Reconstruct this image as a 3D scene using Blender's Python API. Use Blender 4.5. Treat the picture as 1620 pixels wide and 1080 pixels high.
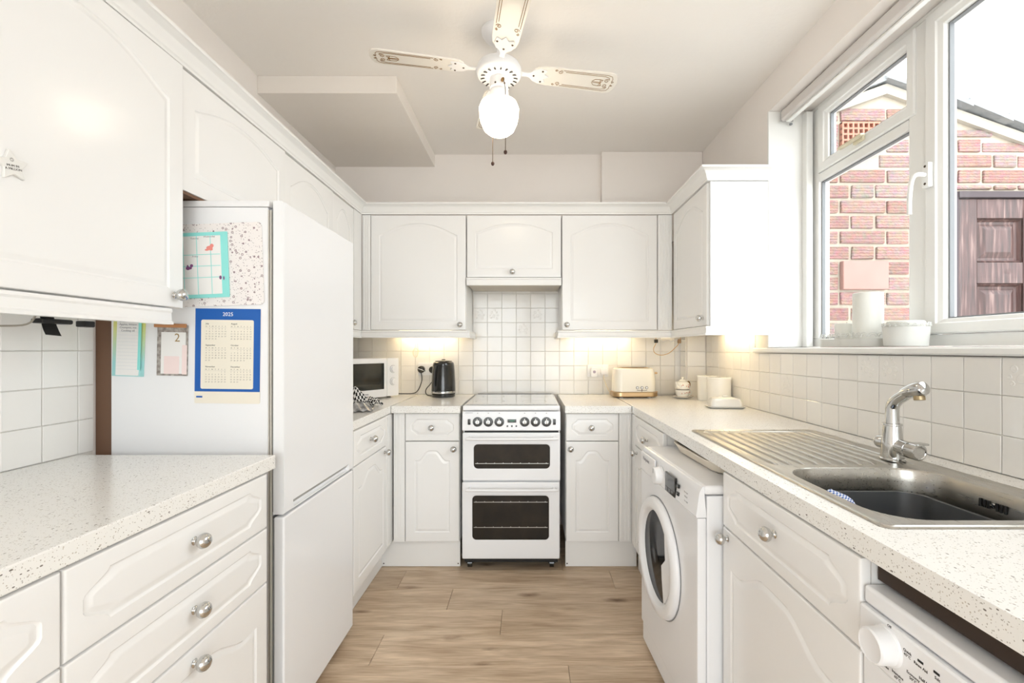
import bpy, bmesh, math, random
from mathutils import Vector, Matrix
random.seed(7)
PI = math.pi
SC = bpy.context.scene
COL = SC.collection
for o in list(bpy.data.objects):
    bpy.data.objects.remove(o)

# ------------------------------------------------------------------ camera, sky, exposure
H = 1.218                                   # eye height; all depths below are metres from the camera along +Y
cam_d = bpy.data.cameras.new('camera')
cam_d.sensor_width = 36; cam_d.sensor_fit = 'HORIZONTAL'
cam_d.lens = 16.0
cam_d.shift_x = -27/1620; cam_d.shift_y = 12/1620
cam_d.clip_start = 0.02; cam_d.clip_end = 200
cam = bpy.data.objects.new('camera', cam_d); COL.objects.link(cam)
cam.location = (0, 0, H); cam.rotation_euler = (PI/2, 0, 0)
SC.camera = cam
w = bpy.data.worlds.new('overcast_sky'); SC.world = w; w.use_nodes = True
nt = w.node_tree
bg = nt.nodes['Background']
bg.inputs['Color'].default_value = (0.93, 0.965, 1.0, 1)
bg.inputs['Strength'].default_value = 3.2
SC.view_settings.view_transform = 'Standard'; SC.view_settings.look = 'None'
SC.view_settings.gamma = 1.0; SC.view_settings.use_curve_mapping = False
SC.view_settings.exposure = 1.08
SC.cycles.max_bounces = 10; SC.cycles.diffuse_bounces = 6; SC.cycles.glossy_bounces = 4
SC.cycles.transparent_max_bounces = 12

def area(name, loc, rot, sx, sy, power, color):
    l = bpy.data.lights.new(name, 'AREA'); l.shape = 'RECTANGLE'; l.size = sx; l.size_y = sy
    l.energy = power; l.color = color
    o = bpy.data.objects.new(name, l); COL.objects.link(o); o.location = loc; o.rotation_euler = rot
    return o
# portals only guide the sky's light through the side window and the added rear doors; they emit nothing themselves
for nm, loc, rot, sx, sy in (('added_rear_door_portal', (0.0, -1.74, 1.06), (PI/2, 0, 0), 2.0, 2.1), ('side_window_portal', (1.46, 1.33, 1.80), (0, PI/2, 0), 1.16, 1.86)):
    o = area(nm, loc, rot, sx, sy, 1.0, (1, 1, 1)); o.data.cycles.is_portal = True

# ------------------------------------------------------------------ materials
MATS = {}
def mat(name, col, rough=0.5, metal=0.0, spec=0.5, coat=0.0, emis=None, es=0.0, bump=None, var=None, trans=0.0, ior=1.45):
    if name in MATS: return MATS[name]
    m = bpy.data.materials.new(name); m.use_nodes = True
    nt = m.node_tree; b = nt.nodes['Principled BSDF']
    b.inputs['Base Color'].default_value = (*col, 1); b.inputs['Roughness'].default_value = rough
    b.inputs['Metallic'].default_value = metal; b.inputs['Specular IOR Level'].default_value = spec
    b.inputs['Coat Weight'].default_value = coat; b.inputs['Coat Roughness'].default_value = 0.06
    b.inputs['Transmission Weight'].default_value = trans; b.inputs['IOR'].default_value = ior
    if emis: b.inputs['Emission Color'].default_value = (*emis, 1); b.inputs['Emission Strength'].default_value = es
    tc = nt.nodes.new('ShaderNodeTexCoord')
    if var:                                  # (scale, second colour, amount)
        n = nt.nodes.new('ShaderNodeTexNoise'); n.inputs['Scale'].default_value = var[0]; n.inputs['Detail'].default_value = 4
        r = nt.nodes.new('ShaderNodeMapRange'); r.inputs[1].default_value = .35; r.inputs[2].default_value = .7; r.inputs[4].default_value = var[2]
        x = nt.nodes.new('ShaderNodeMix'); x.data_type = 'RGBA'; x.inputs[6].default_value = (*col, 1); x.inputs[7].default_value = (*var[1], 1)
        nt.links.new(tc.outputs['Object'], n.inputs['Vector']); nt.links.new(n.outputs['Fac'], r.inputs[0])
        nt.links.new(r.outputs[0], x.inputs[0]); nt.links.new(x.outputs[2], b.inputs['Base Color'])
    if bump:                                 # (scale, strength, distance)
        n = nt.nodes.new('ShaderNodeTexNoise'); n.inputs['Scale'].default_value = bump[0]; n.inputs['Detail'].default_value = 3
        bp = nt.nodes.new('ShaderNodeBump'); bp.inputs['Strength'].default_value = bump[1]; bp.inputs['Distance'].default_value = bump[2]
        nt.links.new(tc.outputs['Object'], n.inputs['Vector']); nt.links.new(n.outputs['Fac'], bp.inputs['Height'])
        nt.links.new(bp.outputs[0], b.inputs['Normal'])
    MATS[name] = m
    return m

PAINT = mat('painted_plaster', (.87, .825, .79), .75, bump=(60, .25, .002), var=(3, (.84, .80, .76), .5))
CEIL = mat('ceiling_paint', (.91, .88, .845), .85, bump=(45, .35, .003))
BULK = mat('bulkhead_textured_paint', (.85, .805, .755), .8, bump=(14, .5, .006))
GLOSSW = mat('white_gloss_door', (.845, .84, .83), .22, spec=.4, coat=.12)
CABW = mat('white_cabinet_board', (.84, .835, .82), .3, coat=.1)
APPL = mat('appliance_enamel', (.84, .845, .86), .22, spec=.5, coat=.15)
APPL2 = mat('white_plastic', (.83, .83, .84), .35)
UPVC = mat('white_window_plastic', (.82, .82, .80), .3)
GASK = mat('grey_gasket', (.22, .23, .24), .6)
BLACK = mat('black_gap', (.012, .012, .012), .6)
BLKGL = mat('black_gloss_plastic', (.012, .012, .011), .12, coat=.6)
CHROME = mat('chrome', (.60, .60, .59), .07, metal=1)
DULLMET = mat('satin_metal', (.62, .62, .60), .28, metal=1)
GOLD = mat('polished_copper', (.58, .40, .22), .3, metal=1)
BRASS = mat('aged_brass', (.30, .17, .06), .4, metal=.9)
BROWNB = mat('brown_board', (.16, .085, .05), .6, bump=(30, .2, .002))
OVENG = mat('oven_glass', (.016, .013, .010), .12, spec=.3, var=(9, (.035, .026, .018), .7))
GLASSBLK = mat('hob_glass_grey_reflection', (.38, .37, .35), .06, coat=1, var=(120, (.55, .54, .52), .8))  # grey speckle paints a reflection into the hob glass colour
PORC = mat('white_porcelain', (.86, .845, .80), .12, coat=.5)
TOAST = mat('cream_enamel', (.85, .82, .74), .25, coat=.3)
TAPE = mat('black_tape', (.008, .008, .008), .35)
CABLE = mat('black_cable', (.01, .01, .01), .4)
CABLEW = mat('white_cable', (.75, .66, .5), .5)
GROUT = mat('tile_grout', (.78, .755, .71), .9, var=(8, (.6, .54, .46), .3))
PAPER = mat('white_paper', (.84, .83, .81), .7)
CREAM = mat('cream_paper', (.82, .77, .66), .7)
BLUE = mat('blue_print', (.008, .105, .42), .5)
INK = mat('black_ink', (.04, .035, .03), .8)
GREYINK = mat('grey_ink', (.32, .31, .32), .8)
TEAL = mat('teal_print', (.28, .74, .70), .6)
PURPLE = mat('purple_print', (.22, .07, .20), .7)
CORAL = mat('coral_print', (.82, .28, .24), .7)
PINKP = mat('pink_paper', (.87, .72, .70), .7)
YELLOW = mat('yellow_green_print', (.72, .72, .25), .7)
MARBLE = mat('dark_marble_print', (.22, .19, .17), .5, var=(90, (.6, .56, .52), .8))
COPPERB = mat('copper_foil', (.58, .28, .13), .35, metal=.7)
WAX = mat('white_wax', (.76, .76, .71), .5)
SLATE = mat('dark_slate', (.20, .21, .22), .7, bump=(30, .5, .01), var=(12, (.33, .33, .32), .7))
CEMENT = mat('cement_verge', (.38, .35, .30), .9, bump=(30, .6, .01))
MORTAR = mat('mortar', (.40, .355, .29), .95, bump=(60, .6, .004), var=(6, (.34, .29, .23), .6))
TERRA = mat('terracotta', (.42, .19, .13), .8, bump=(60, .3, .003))
SALMON = mat('salmon_plate', (.37, .205, .175), .75, var=(9, (.33, .175, .15), .8))
GREYBOWL = mat('grey_plastic_bowl', (.05, .053, .056), .38, bump=(200, .1, .001))
BEIGE = mat('beige_plastic', (.78, .71, .60), .45)
SCREWM = mat('dark_screw', (.09, .06, .04), .5, metal=.6)
GROUND = mat('concrete_ground', (.60, .585, .56), .9, bump=(20, .4, .01))
BLINDF = mat('blind_fabric', (.66, .63, .61), .7)
STONE = mat('star_ceramic', (.76, .75, .72), .5)

def nodes(m): return m.node_tree, m.node_tree.nodes['Principled BSDF']
def coords(nt, sc=(1, 1, 1), which='Object'):
    tc = nt.nodes.new('ShaderNodeTexCoord'); mp = nt.nodes.new('ShaderNodeMapping'); mp.inputs['Scale'].default_value = sc
    nt.links.new(tc.outputs[which], mp.inputs['Vector']); return mp.outputs[0]

def worktop_material():
    m = mat('speckled_worktop', (.83, .815, .77), .22, spec=.5, coat=.15); nt, b = nodes(m)
    v = coords(nt)
    prev = None
    base = nt.nodes.new('ShaderNodeRGB'); base.outputs[0].default_value = (.85, .84, .81, 1); cur = base.outputs[0]
    for sc, thr, c, st in ((190, .15, (.20, .18, .16), (1, .55, 1)), (330, .20, (.42, .39, .35), (1, .6, 1)), (260, .19, (.56, .51, .44), (.6, 1, 1)), (420, .22, (.50, .47, .43), (1, 1, .7))):
        vo = nt.nodes.new('ShaderNodeTexVoronoi'); vo.inputs['Scale'].default_value = sc; vo.inputs['Randomness'].default_value = 1
        mp = nt.nodes.new('ShaderNodeMapping'); mp.inputs['Scale'].default_value = st; mp.inputs['Rotation'].default_value = (.3, .2, sc)
        nt.links.new(v, mp.inputs[0]); nt.links.new(mp.outputs[0], vo.inputs['Vector'])
        # a speck exists only in some cells: compare the cell's random colour
        sp = nt.nodes.new('ShaderNodeSeparateColor'); nt.links.new(vo.outputs['Color'], sp.inputs[0])
        g = nt.nodes.new('ShaderNodeMath'); g.operation = 'GREATER_THAN'; g.inputs[1].default_value = .74; nt.links.new(sp.outputs[0], g.inputs[0])
        mu = nt.nodes.new('ShaderNodeMath'); mu.operation = 'MULTIPLY'; mu.inputs[1].default_value = thr*2; nt.links.new(sp.outputs[1], mu.inputs[0])
        l = nt.nodes.new('ShaderNodeMath'); l.operation = 'LESS_THAN'; nt.links.new(vo.outputs['Distance'], l.inputs[0]); nt.links.new(mu.outputs[0], l.inputs[1])
        a = nt.nodes.new('ShaderNodeMath'); a.operation = 'MULTIPLY'; nt.links.new(g.outputs[0], a.inputs[0]); nt.links.new(l.outputs[0], a.inputs[1])
        x = nt.nodes.new('ShaderNodeMix'); x.data_type = 'RGBA'; x.inputs[7].default_value = (*c, 1)
        nt.links.new(a.outputs[0], x.inputs[0]); nt.links.new(cur, x.inputs[6]); cur = x.outputs[2]
    nt.links.new(cur, b.inputs['Base Color'])
    return m
WORKTOP = worktop_material()

def tile_material():
    m = mat('glazed_tile', (.82, .80, .765), .12, coat=.4); nt, b = nodes(m)
    v = coords(nt); oi = nt.nodes.new('ShaderNodeObjectInfo')
    ad = nt.nodes.new('ShaderNodeVectorMath'); ad.operation = 'ADD'; nt.links.new(v, ad.inputs[0]); nt.links.new(oi.outputs['Location'], ad.inputs[1])
    n = nt.nodes.new('ShaderNodeTexNoise'); n.inputs['Scale'].default_value = 26; n.inputs['Detail'].default_value = 1
    bp = nt.nodes.new('ShaderNodeBump'); bp.inputs['Strength'].default_value = .5; bp.inputs['Distance'].default_value = .0016
    nt.links.new(ad.outputs[0], n.inputs['Vector']); nt.links.new(n.outputs['Fac'], bp.inputs['Height']); nt.links.new(bp.outputs[0], b.inputs['Normal'])
    x = nt.nodes.new('ShaderNodeMix'); x.data_type = 'RGBA'; x.inputs[6].default_value = (.835, .82, .79, 1); x.inputs[7].default_value = (.79, .77, .735, 1)
    nt.links.new(oi.outputs['Random'], x.inputs[0]); nt.links.new(x.outputs[2], b.inputs['Base Color'])
    return m
TILE = tile_material()

def plank_material():
    m = mat('oak_laminate', (.45, .34, .24), .38, spec=.4); nt, b = nodes(m)
    v = coords(nt); oi = nt.nodes.new('ShaderNodeObjectInfo')
    cx = nt.nodes.new('ShaderNodeCombineXYZ'); mu = nt.nodes.new('ShaderNodeMath'); mu.operation = 'MULTIPLY'; mu.inputs[1].default_value = 37
    nt.links.new(oi.outputs['Random'], mu.inputs[0])
    for i in range(3): nt.links.new(mu.outputs[0], cx.inputs[i])
    ad = nt.nodes.new('ShaderNodeVectorMath'); ad.operation = 'ADD'; nt.links.new(v, ad.inputs[0]); nt.links.new(cx.outputs[0], ad.inputs[1])
    def mapped(sc):
        mp = nt.nodes.new('ShaderNodeMapping'); mp.inputs['Scale'].default_value = sc; nt.links.new(ad.outputs[0], mp.inputs[0]); return mp.outputs[0]
    def noise(vec, s, d=6, dist=0.0):
        n = nt.nodes.new('ShaderNodeTexNoise'); n.inputs['Scale'].default_value = s; n.inputs['Detail'].default_value = d; n.inputs['Distortion'].default_value = dist
        nt.links.new(vec, n.inputs['Vector']); return n.outputs['Fac']
    def ramp(f, p0, c0, p1, c1):
        r = nt.nodes.new('ShaderNodeValToRGB'); e = r.color_ramp.elements; e[0].position = p0; e[0].color = (*c0, 1); e[1].position = p1; e[1].color = (*c1, 1)
        nt.links.new(f, r.inputs[0]); return r.outputs[0]
    def mul(a, c, f=1.0):
        x = nt.nodes.new('ShaderNodeMix'); x.data_type = 'RGBA'; x.blend_type = 'MULTIPLY'; x.inputs[0].default_value = f
        nt.links.new(a, x.inputs[6]); nt.links.new(c, x.inputs[7]); return x.outputs[2]
    c = ramp(noise(mapped((1.3, 9, 1)), 2.2, 6, .6), .32, (.50, .37, .25), .66, (.74, .595, .44))
    c = mul(c, ramp(noise(mapped((3, 60, 1)), 3, 5), .35, (.76, .72, .68), .6, (1, 1, 1)), .9)
    # knots: stretched voronoi cells, only some of them
    vo = nt.nodes.new('ShaderNodeTexVoronoi'); vo.inputs['Scale'].default_value = 1.0; nt.links.new(mapped((2.6, 6.5, 1)), vo.inputs['Vector'])
    nd = nt.nodes.new('ShaderNodeMath'); nd.operation = 'MULTIPLY_ADD'; nd.inputs[1].default_value = .16; nt.links.new(noise(mapped((20, 60, 1)), 1, 3), nd.inputs[0]); nt.links.new(vo.outputs['Distance'], nd.inputs[2])
    kn = ramp(nd.outputs[0], .09, (.30, .21, .15), .24, (1, 1, 1))
    c = mul(c, kn, .85)
    tone = ramp(oi.outputs['Random'], 0, (.88, .87, .86), 1, (1.06, 1.05, 1.04)); c = mul(c, tone)
    nt.links.new(c, b.inputs['Base Color'])
    bp = nt.nodes.new('ShaderNodeBump'); bp.inputs['Strength'].default_value = .25; bp.inputs['Distance'].default_value = .001
    nt.links.new(noise(mapped((3, 60, 1)), 5, 3), bp.inputs['Height']); nt.links.new(bp.outputs[0], b.inputs['Normal'])
    return m
PLANK = plank_material()

def brick_material():
    m = mat('rustic_brick', (.5, .25, .18), .9); nt, b = nodes(m)
    v = coords(nt); oi = nt.nodes.new('ShaderNodeObjectInfo')
    r = nt.nodes.new('ShaderNodeValToRGB'); e = r.color_ramp.elements
    e[0].position = 0; e[0].color = (.24, .135, .115, 1); e[1].position = 1; e[1].color = (.25, .19, .17, 1)
    a = e.new(.45); a.color = (.29, .175, .15, 1); a = e.new(.75); a.color = (.28, .19, .17, 1)
    nt.links.new(oi.outputs['Random'], r.inputs[0])
    ad = nt.nodes.new('ShaderNodeVectorMath'); ad.operation = 'ADD'; nt.links.new(v, ad.inputs[0]); nt.links.new(oi.outputs['Location'], ad.inputs[1])
    n = nt.nodes.new('ShaderNodeTexNoise'); n.inputs['Scale'].default_value = 45; n.inputs['Detail'].default_value = 5; nt.links.new(ad.outputs[0], n.inputs['Vector'])
    x = nt.nodes.new('ShaderNodeMix'); x.data_type = 'RGBA'; x.blend_type = 'OVERLAY'; x.inputs[0].default_value = .45
    nt.links.new(r.outputs[0], x.inputs[6]); nt.links.new(n.outputs['Color'], x.inputs[7]); nt.links.new(x.outputs[2], b.inputs['Base Color'])
    wv = nt.nodes.new('ShaderNodeTexWave'); wv.bands_direction = 'Z'; wv.inputs['Scale'].default_value = 22; wv.inputs['Distortion'].default_value = 3; wv.inputs['Detail'].default_value = 3; wv.inputs['Detail Scale'].default_value = 4
    nt.links.new(ad.outputs[0], wv.inputs['Vector'])
    bp = nt.nodes.new('ShaderNodeBump'); bp.inputs['Strength'].default_value = 1; bp.inputs['Distance'].default_value = .004
    nt.links.new(wv.outputs['Fac'], bp.inputs['Height']); nt.links.new(bp.outputs[0], b.inputs['Normal'])
    return m
BRICK = brick_material()

def wood_door_material():
    m = mat('weathered_brown_wood', (.1, .05, .03), .55, coat=.2); nt, b = nodes(m)
    v = coords(nt, (40, 40, 3)); n = nt.nodes.new('ShaderNodeTexNoise'); n.inputs['Scale'].default_value = 1.6; n.inputs['Detail'].default_value = 8
    nt.links.new(v, n.inputs['Vector']); r = nt.nodes.new('ShaderNodeValToRGB'); e = r.color_ramp.elements
    e[0].position = .35; e[0].color = (.032, .014, .012, 1); e[1].position = .72; e[1].color = (.19, .12, .105, 1); q = e.new(.55); q.color = (.07, .030, .026, 1)
    nt.links.new(n.outputs['Fac'], r.inputs[0]); nt.links.new(r.outputs[0], b.inputs['Base Color'])
    bp = nt.nodes.new('ShaderNodeBump'); bp.inputs['Strength'].default_value = .6; bp.inputs['Distance'].default_value = .003
    nt.links.new(n.outputs['Fac'], bp.inputs['Height']); nt.links.new(bp.outputs[0], b.inputs['Normal'])
    return m
DOORWOOD = wood_door_material()

def steel_material():
    m = mat('brushed_steel', (.47, .45, .41), .26, metal=1); nt, b = nodes(m)
    v = coords(nt, (90, 3, 90)); n = nt.nodes.new('ShaderNodeTexNoise'); n.inputs['Scale'].default_value = 3; n.inputs['Detail'].default_value = 4
    nt.links.new(v, n.inputs['Vector']); r = nt.nodes.new('ShaderNodeMapRange'); r.inputs[3].default_value = .20; r.inputs[4].default_value = .40
    nt.links.new(n.outputs['Fac'], r.inputs[0]); nt.links.new(r.outputs[0], b.inputs['Roughness'])
    return m
STEEL = steel_material()

def check_material(name, c1, c2, s):
    m = mat(name, c1, .9); nt, b = nodes(m)
    ch = nt.nodes.new('ShaderNodeTexChecker'); ch.inputs['Scale'].default_value = s
    ch.inputs['Color1'].default_value = (*c1, 1); ch.inputs['Color2'].default_value = (*c2, 1)
    uv = nt.nodes.new('ShaderNodeTexCoord'); nt.links.new(uv.outputs['UV'], ch.inputs['Vector']); nt.links.new(ch.outputs['Color'], b.inputs['Base Color'])
    return m
BWCHECK = check_material('black_white_check', (.012, .012, .012), (.78, .77, .75), 22)
BLUECHECK = check_material('blue_white_check', (.05, .13, .42), (.8, .82, .85), 26)

def glass_material():
    m = bpy.data.materials.new('window_glass'); m.use_nodes = True; nt = m.node_tree; nt.nodes.clear()
    out = nt.nodes.new('ShaderNodeOutputMaterial'); mx = nt.nodes.new('ShaderNodeMixShader'); tr = nt.nodes.new('ShaderNodeBsdfTransparent')
    gl = nt.nodes.new('ShaderNodeBsdfGlossy'); gl.inputs['Roughness'].default_value = .01; fr = nt.nodes.new('ShaderNodeFresnel'); fr.inputs[0].default_value = 1.45
    tr.inputs[0].default_value = (.97, .98, .975, 1)
    ge = nt.nodes.new('ShaderNodeNewGeometry'); sb = nt.nodes.new('ShaderNodeMath'); sb.operation = 'SUBTRACT'; sb.inputs[0].default_value = 1
    mm = nt.nodes.new('ShaderNodeMath'); mm.operation = 'MULTIPLY'
    nt.links.new(ge.outputs['Backfacing'], sb.inputs[1]); nt.links.new(sb.outputs[0], mm.inputs[0]); nt.links.new(fr.outputs[0], mm.inputs[1])
    nt.links.new(mm.outputs[0], mx.inputs[0]); nt.links.new(tr.outputs[0], mx.inputs[1]); nt.links.new(gl.outputs[0], mx.inputs[2]); nt.links.new(mx.outputs[0], out.inputs[0])
    return m
GLASS = glass_material()
OPAL = mat('opal_glass_lit', (1, .9, .74), .15, emis=(1, .85, .66), es=4.2)
TUBEL = mat('lamp_tube_lit', (1, .9, .7), .4, emis=(1, .78, .46), es=13)
GREENLED = mat('green_led', (.01, .05, .03), .3, emis=(.1, .6, .3), es=.25)

# ------------------------------------------------------------------ mesh helpers
class MB:
    def __init__(s): s.bm = bmesh.new()
    def box(s, x0, x1, y0, y1, z0, z1, bev=0.0, seg=2, M=None):
        r = bmesh.ops.create_cube(s.bm, size=1)
        vs = r['verts']
        bmesh.ops.scale(s.bm, vec=(abs(x1-x0), abs(y1-y0), abs(z1-z0)), verts=vs)
        bmesh.ops.translate(s.bm, vec=((x0+x1)/2, (y0+y1)/2, (z0+z1)/2), verts=vs)
        if bev > 0:
            es = list({e for v in vs for e in v.link_edges})
            q = bmesh.ops.bevel(s.bm, geom=es, offset=bev, segments=seg, profile=.5, affect='EDGES', clamp_overlap=True)
            vs = list({v for f in q['faces'] for v in f.verts} | {v for v in vs if v.is_valid})
        if M: bmesh.ops.transform(s.bm, matrix=M, verts=vs)
        return s
    def loops(s, loops, closed=True, cap0=True, cap1=True):
        vl = [[s.bm.verts.new(p) for p in L] for L in loops]
        n = len(vl[0])
        for a, b in zip(vl, vl[1:]):
            for i in range(n if closed else n-1):
                j = (i+1) % n
                try: s.bm.faces.new((a[i], a[j], b[j], b[i]))
                except ValueError: pass
        if closed and cap0: s.bm.faces.new(list(reversed(vl[0])))
        if closed and cap1: s.bm.faces.new(vl[-1])
        return s
    def cyl(s, p0, p1, r0, r1=None, seg=20, cap=True):
        r1 = r0 if r1 is None else r1
        p0, p1 = Vector(p0), Vector(p1); d = (p1-p0).normalized()
        u = d.orthogonal().normalized(); v = d.cross(u)
        L = [[p+(u*math.cos(t)+v*math.sin(t))*r for t in [2*PI*i/seg for i in range(seg)]] for p, r in ((p0, r0), (p1, r1))]
        return s.loops(L, cap0=cap, cap1=cap)
    def lathe(s, prof, c=(0, 0, 0), axis=(0, 0, 1), seg=28, cap=True):
        c = Vector(c); d = Vector(axis).normalized(); u = d.orthogonal().normalized(); v = d.cross(u)
        L = [[c+d*h+(u*math.cos(t)+v*math.sin(t))*max(r, 1e-5) for t in [2*PI*i/seg for i in range(seg)]] for r, h in prof]
        return s.loops(L, cap0=cap, cap1=cap)
    def tube(s, pts, r, seg=8, smooth=0):
        P = [Vector(p) for p in pts]
        if smooth: P = catmull(P, smooth)
        L = []; prev = None
        for i, p in enumerate(P):
            d = (P[min(i+1, len(P)-1)]-P[max(i-1, 0)]).normalized()
            if prev is None: u = d.orthogonal().normalized()
            else:
                u = prev-d*prev.dot(d); u = u.normalized() if u.length > 1e-6 else d.orthogonal().normalized()
            prev = u; v = d.cross(u); rr = r[i*len(r)//len(P)] if isinstance(r, (list, tuple)) else r
            L.append([p+(u*math.cos(t)+v*math.sin(t))*rr for t in [2*PI*k/seg for k in range(seg)]])
        return s.loops(L)
    def prism(s, poly, a0, a1, plane='xz'):
        f = {'xz': lambda p, a: (p[0], a, p[1]), 'xy': lambda p, a: (p[0], p[1], a), 'yz': lambda p, a: (a, p[0], p[1])}[plane]
        return s.loops([[f(p, a0) for p in poly], [f(p, a1) for p in poly]])
    def sphere(s, c, r, seg=20, sc=(1, 1, 1)):
        M = Matrix.Translation(c) @ Matrix.Diagonal((*sc, 1))
        bmesh.ops.create_uvsphere(s.bm, u_segments=seg, v_segments=max(6, seg//2), radius=r, matrix=M); return s
    def mesh(s, name, smooth=35):
        bmesh.ops.recalc_face_normals(s.bm, faces=s.bm.faces)
        me = bpy.data.meshes.new(name); s.bm.to_mesh(me); s.bm.free()
        if smooth:
            me.polygons.foreach_set('use_smooth', [True]*len(me.polygons))
            me.set_sharp_from_angle(angle=math.radians(smooth))
        return me
    def obj(s, name, m, parent=None, smooth=35, label=None):
        o = link(name, s.mesh(name, smooth), m, parent, label)
        if smooth and len(o.data.polygons) < 4000:
            wn_ = o.modifiers.new('weighted', 'WEIGHTED_NORMAL'); wn_.keep_sharp = True; wn_.weight = 80
        return o

def catmull(P, n):
    out = []
    for i in range(len(P)-1):
        a = P[max(i-1, 0)]; b = P[i]; c = P[i+1]; d = P[min(i+2, len(P)-1)]
        for k in range(n):
            t = k/n
            out.append(.5*((2*b)+(c-a)*t+(2*a-5*b+4*c-d)*t*t+(3*b-a-3*c+d)*t**3))
    out.append(P[-1]); return out

def link(name, me, m, parent=None, label=None):
    o = bpy.data.objects.new(name, me); COL.objects.link(o)
    if m is not None and not me.materials: me.materials.append(m)
    if parent is not None: o.parent = parent
    if label: o['label'] = label
    return o
def tag(o, label, cat, group=None, kind=None):
    o['label'] = label; o['category'] = cat
    if group: o['group'] = group
    if kind: o['kind'] = kind
    return o
def thing(name, label, cat, loc=(0, 0, 0), rz=0, group=None):
    o = bpy.data.objects.new(name, None); COL.objects.link(o); o.empty_display_size = .05
    o.location = loc; o.rotation_euler = (0, 0, rz); return tag(o, label, cat, group)
def struct(o): o['kind'] = 'structure'; return o
def copy_tree(o, parent=None):
    c = o.copy(); COL.objects.link(c); c.parent = parent
    for ch in list(o.children): copy_tree(ch, c)
    return c
def text(s, size, m, parent, M, name='lettering', align='CENTER', ext=.0002, space=1.0, label=None):
    cu = bpy.data.curves.new(name, 'FONT'); cu.body = s; cu.size = size; cu.align_x = align; cu.align_y = 'CENTER'
    cu.extrude = ext; cu.resolution_u = 2; cu.space_line = space
    t = bpy.data.objects.new(name, cu); COL.objects.link(t)
    bpy.context.view_layer.update()
    me = bpy.data.meshes.new_from_object(t.evaluated_get(bpy.context.evaluated_depsgraph_get()))
    bpy.data.objects.remove(t); me.transform(M)
    me.materials.clear()
    return link(name, me, m, parent, label)
def FACE(x, y, z, roll=0.0):      # lettering placed on a plane that faces local -Y
    return Matrix.Translation((x, y, z)) @ Matrix.Rotation(PI/2, 4, 'X') @ Matrix.Rotation(roll, 4, 'Z')

# knob (shared mesh), pointing to local -Y
def knob_mesh():
    b = MB(); b.lathe([(.0085, 0), (.0095, .002), (.006, .004), (.0055, .009), (.009, .0115), (.0145, .015), (.0172, .021), (.0172, .025), (.0145, .031), (.009, .0352), (0, .0365)], axis=(0, -1, 0), seg=24)
    return b.mesh('knob', 60)
KNOB = knob_mesh()
def knob(x, z, parent, y=0.0):
    o = link('knob', KNOB, CHROME, parent); o.location = (x, y, z); return o

def arch_shape(kind, x0, x1, z0, z1, n=14):
    """closed list of points: bottom, right, top, left - n per side"""
    w, h = x1-x0, z1-z0; P = []
    sm = lambda t: max(0, min(1, t))**2*(3-2*max(0, min(1, t)))
    if kind == 'drawer':
        cut = min(.05, w*.14)
        def side(v): return cut*sm((abs(v)-.25)/.75) + .006*sm((.25-abs(v))/.25)*0
        for i in range(n): P.append((x0+cut+(w-2*cut)*i/n, z0))
        for i in range(n): v = -1+2*i/n; P.append((x1-side(v), z0+h*i/n))
        for i in range(n): P.append((x1-cut-(w-2*cut)*i/n, z1))
        for i in range(n): v = 1-2*i/n; P.append((x0+side(v), z1-h*i/n))
    else:
        rise = {'cathedral': min(.055, h*.16), 'gentle': min(.075, h*.2), 'rect': 0}[kind]
        def top(t):
            u = abs(2*t-1)
            if kind == 'cathedral': return -rise + rise*sm((.82-u)/.62)
            return -rise*sm(u/.98)**1.0*(.35+.65*u*u)
        for i in range(n): P.append((x0+w*i/n, z0))
        zt = z1+top(0)
        for i in range(n): P.append((x1, z0+(zt-z0)*i/n))
        for i in range(n): P.append((x1-w*i/n, z1+top(1-i/n)))
        for i in range(n): P.append((x0, zt-(zt-z0)*i/n))
    return P
def rect_shape(x0, x1, z0, z1, n=14):
    P = []
    for i in range(n): P.append((x0+(x1-x0)*i/n, z0))
    for i in range(n): P.append((x1, z0+(z1-z0)*i/n))
    for i in range(n): P.append((x1-(x1-x0)*i/n, z1))
    for i in range(n): P.append((x0, z1-(z1-z0)*i/n))
    return P
def inset(P, d):
    n = len(P); out = []
    for i in range(n):
        a = Vector(P[i-1]); b = Vector(P[i]); c = Vector(P[(i+1) % n])
        e1 = (b-a).normalized(); e2 = (c-b).normalized()
        n1 = Vector((-e1.y, e1.x)); n2 = Vector((-e2.y, e2.x)); m = n1+n2
        m = m.normalized() if m.length > 1e-6 else n1
        k = d/max(.45, m.dot(n1)); out.append(tuple(b+m*k))
    return out
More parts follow.
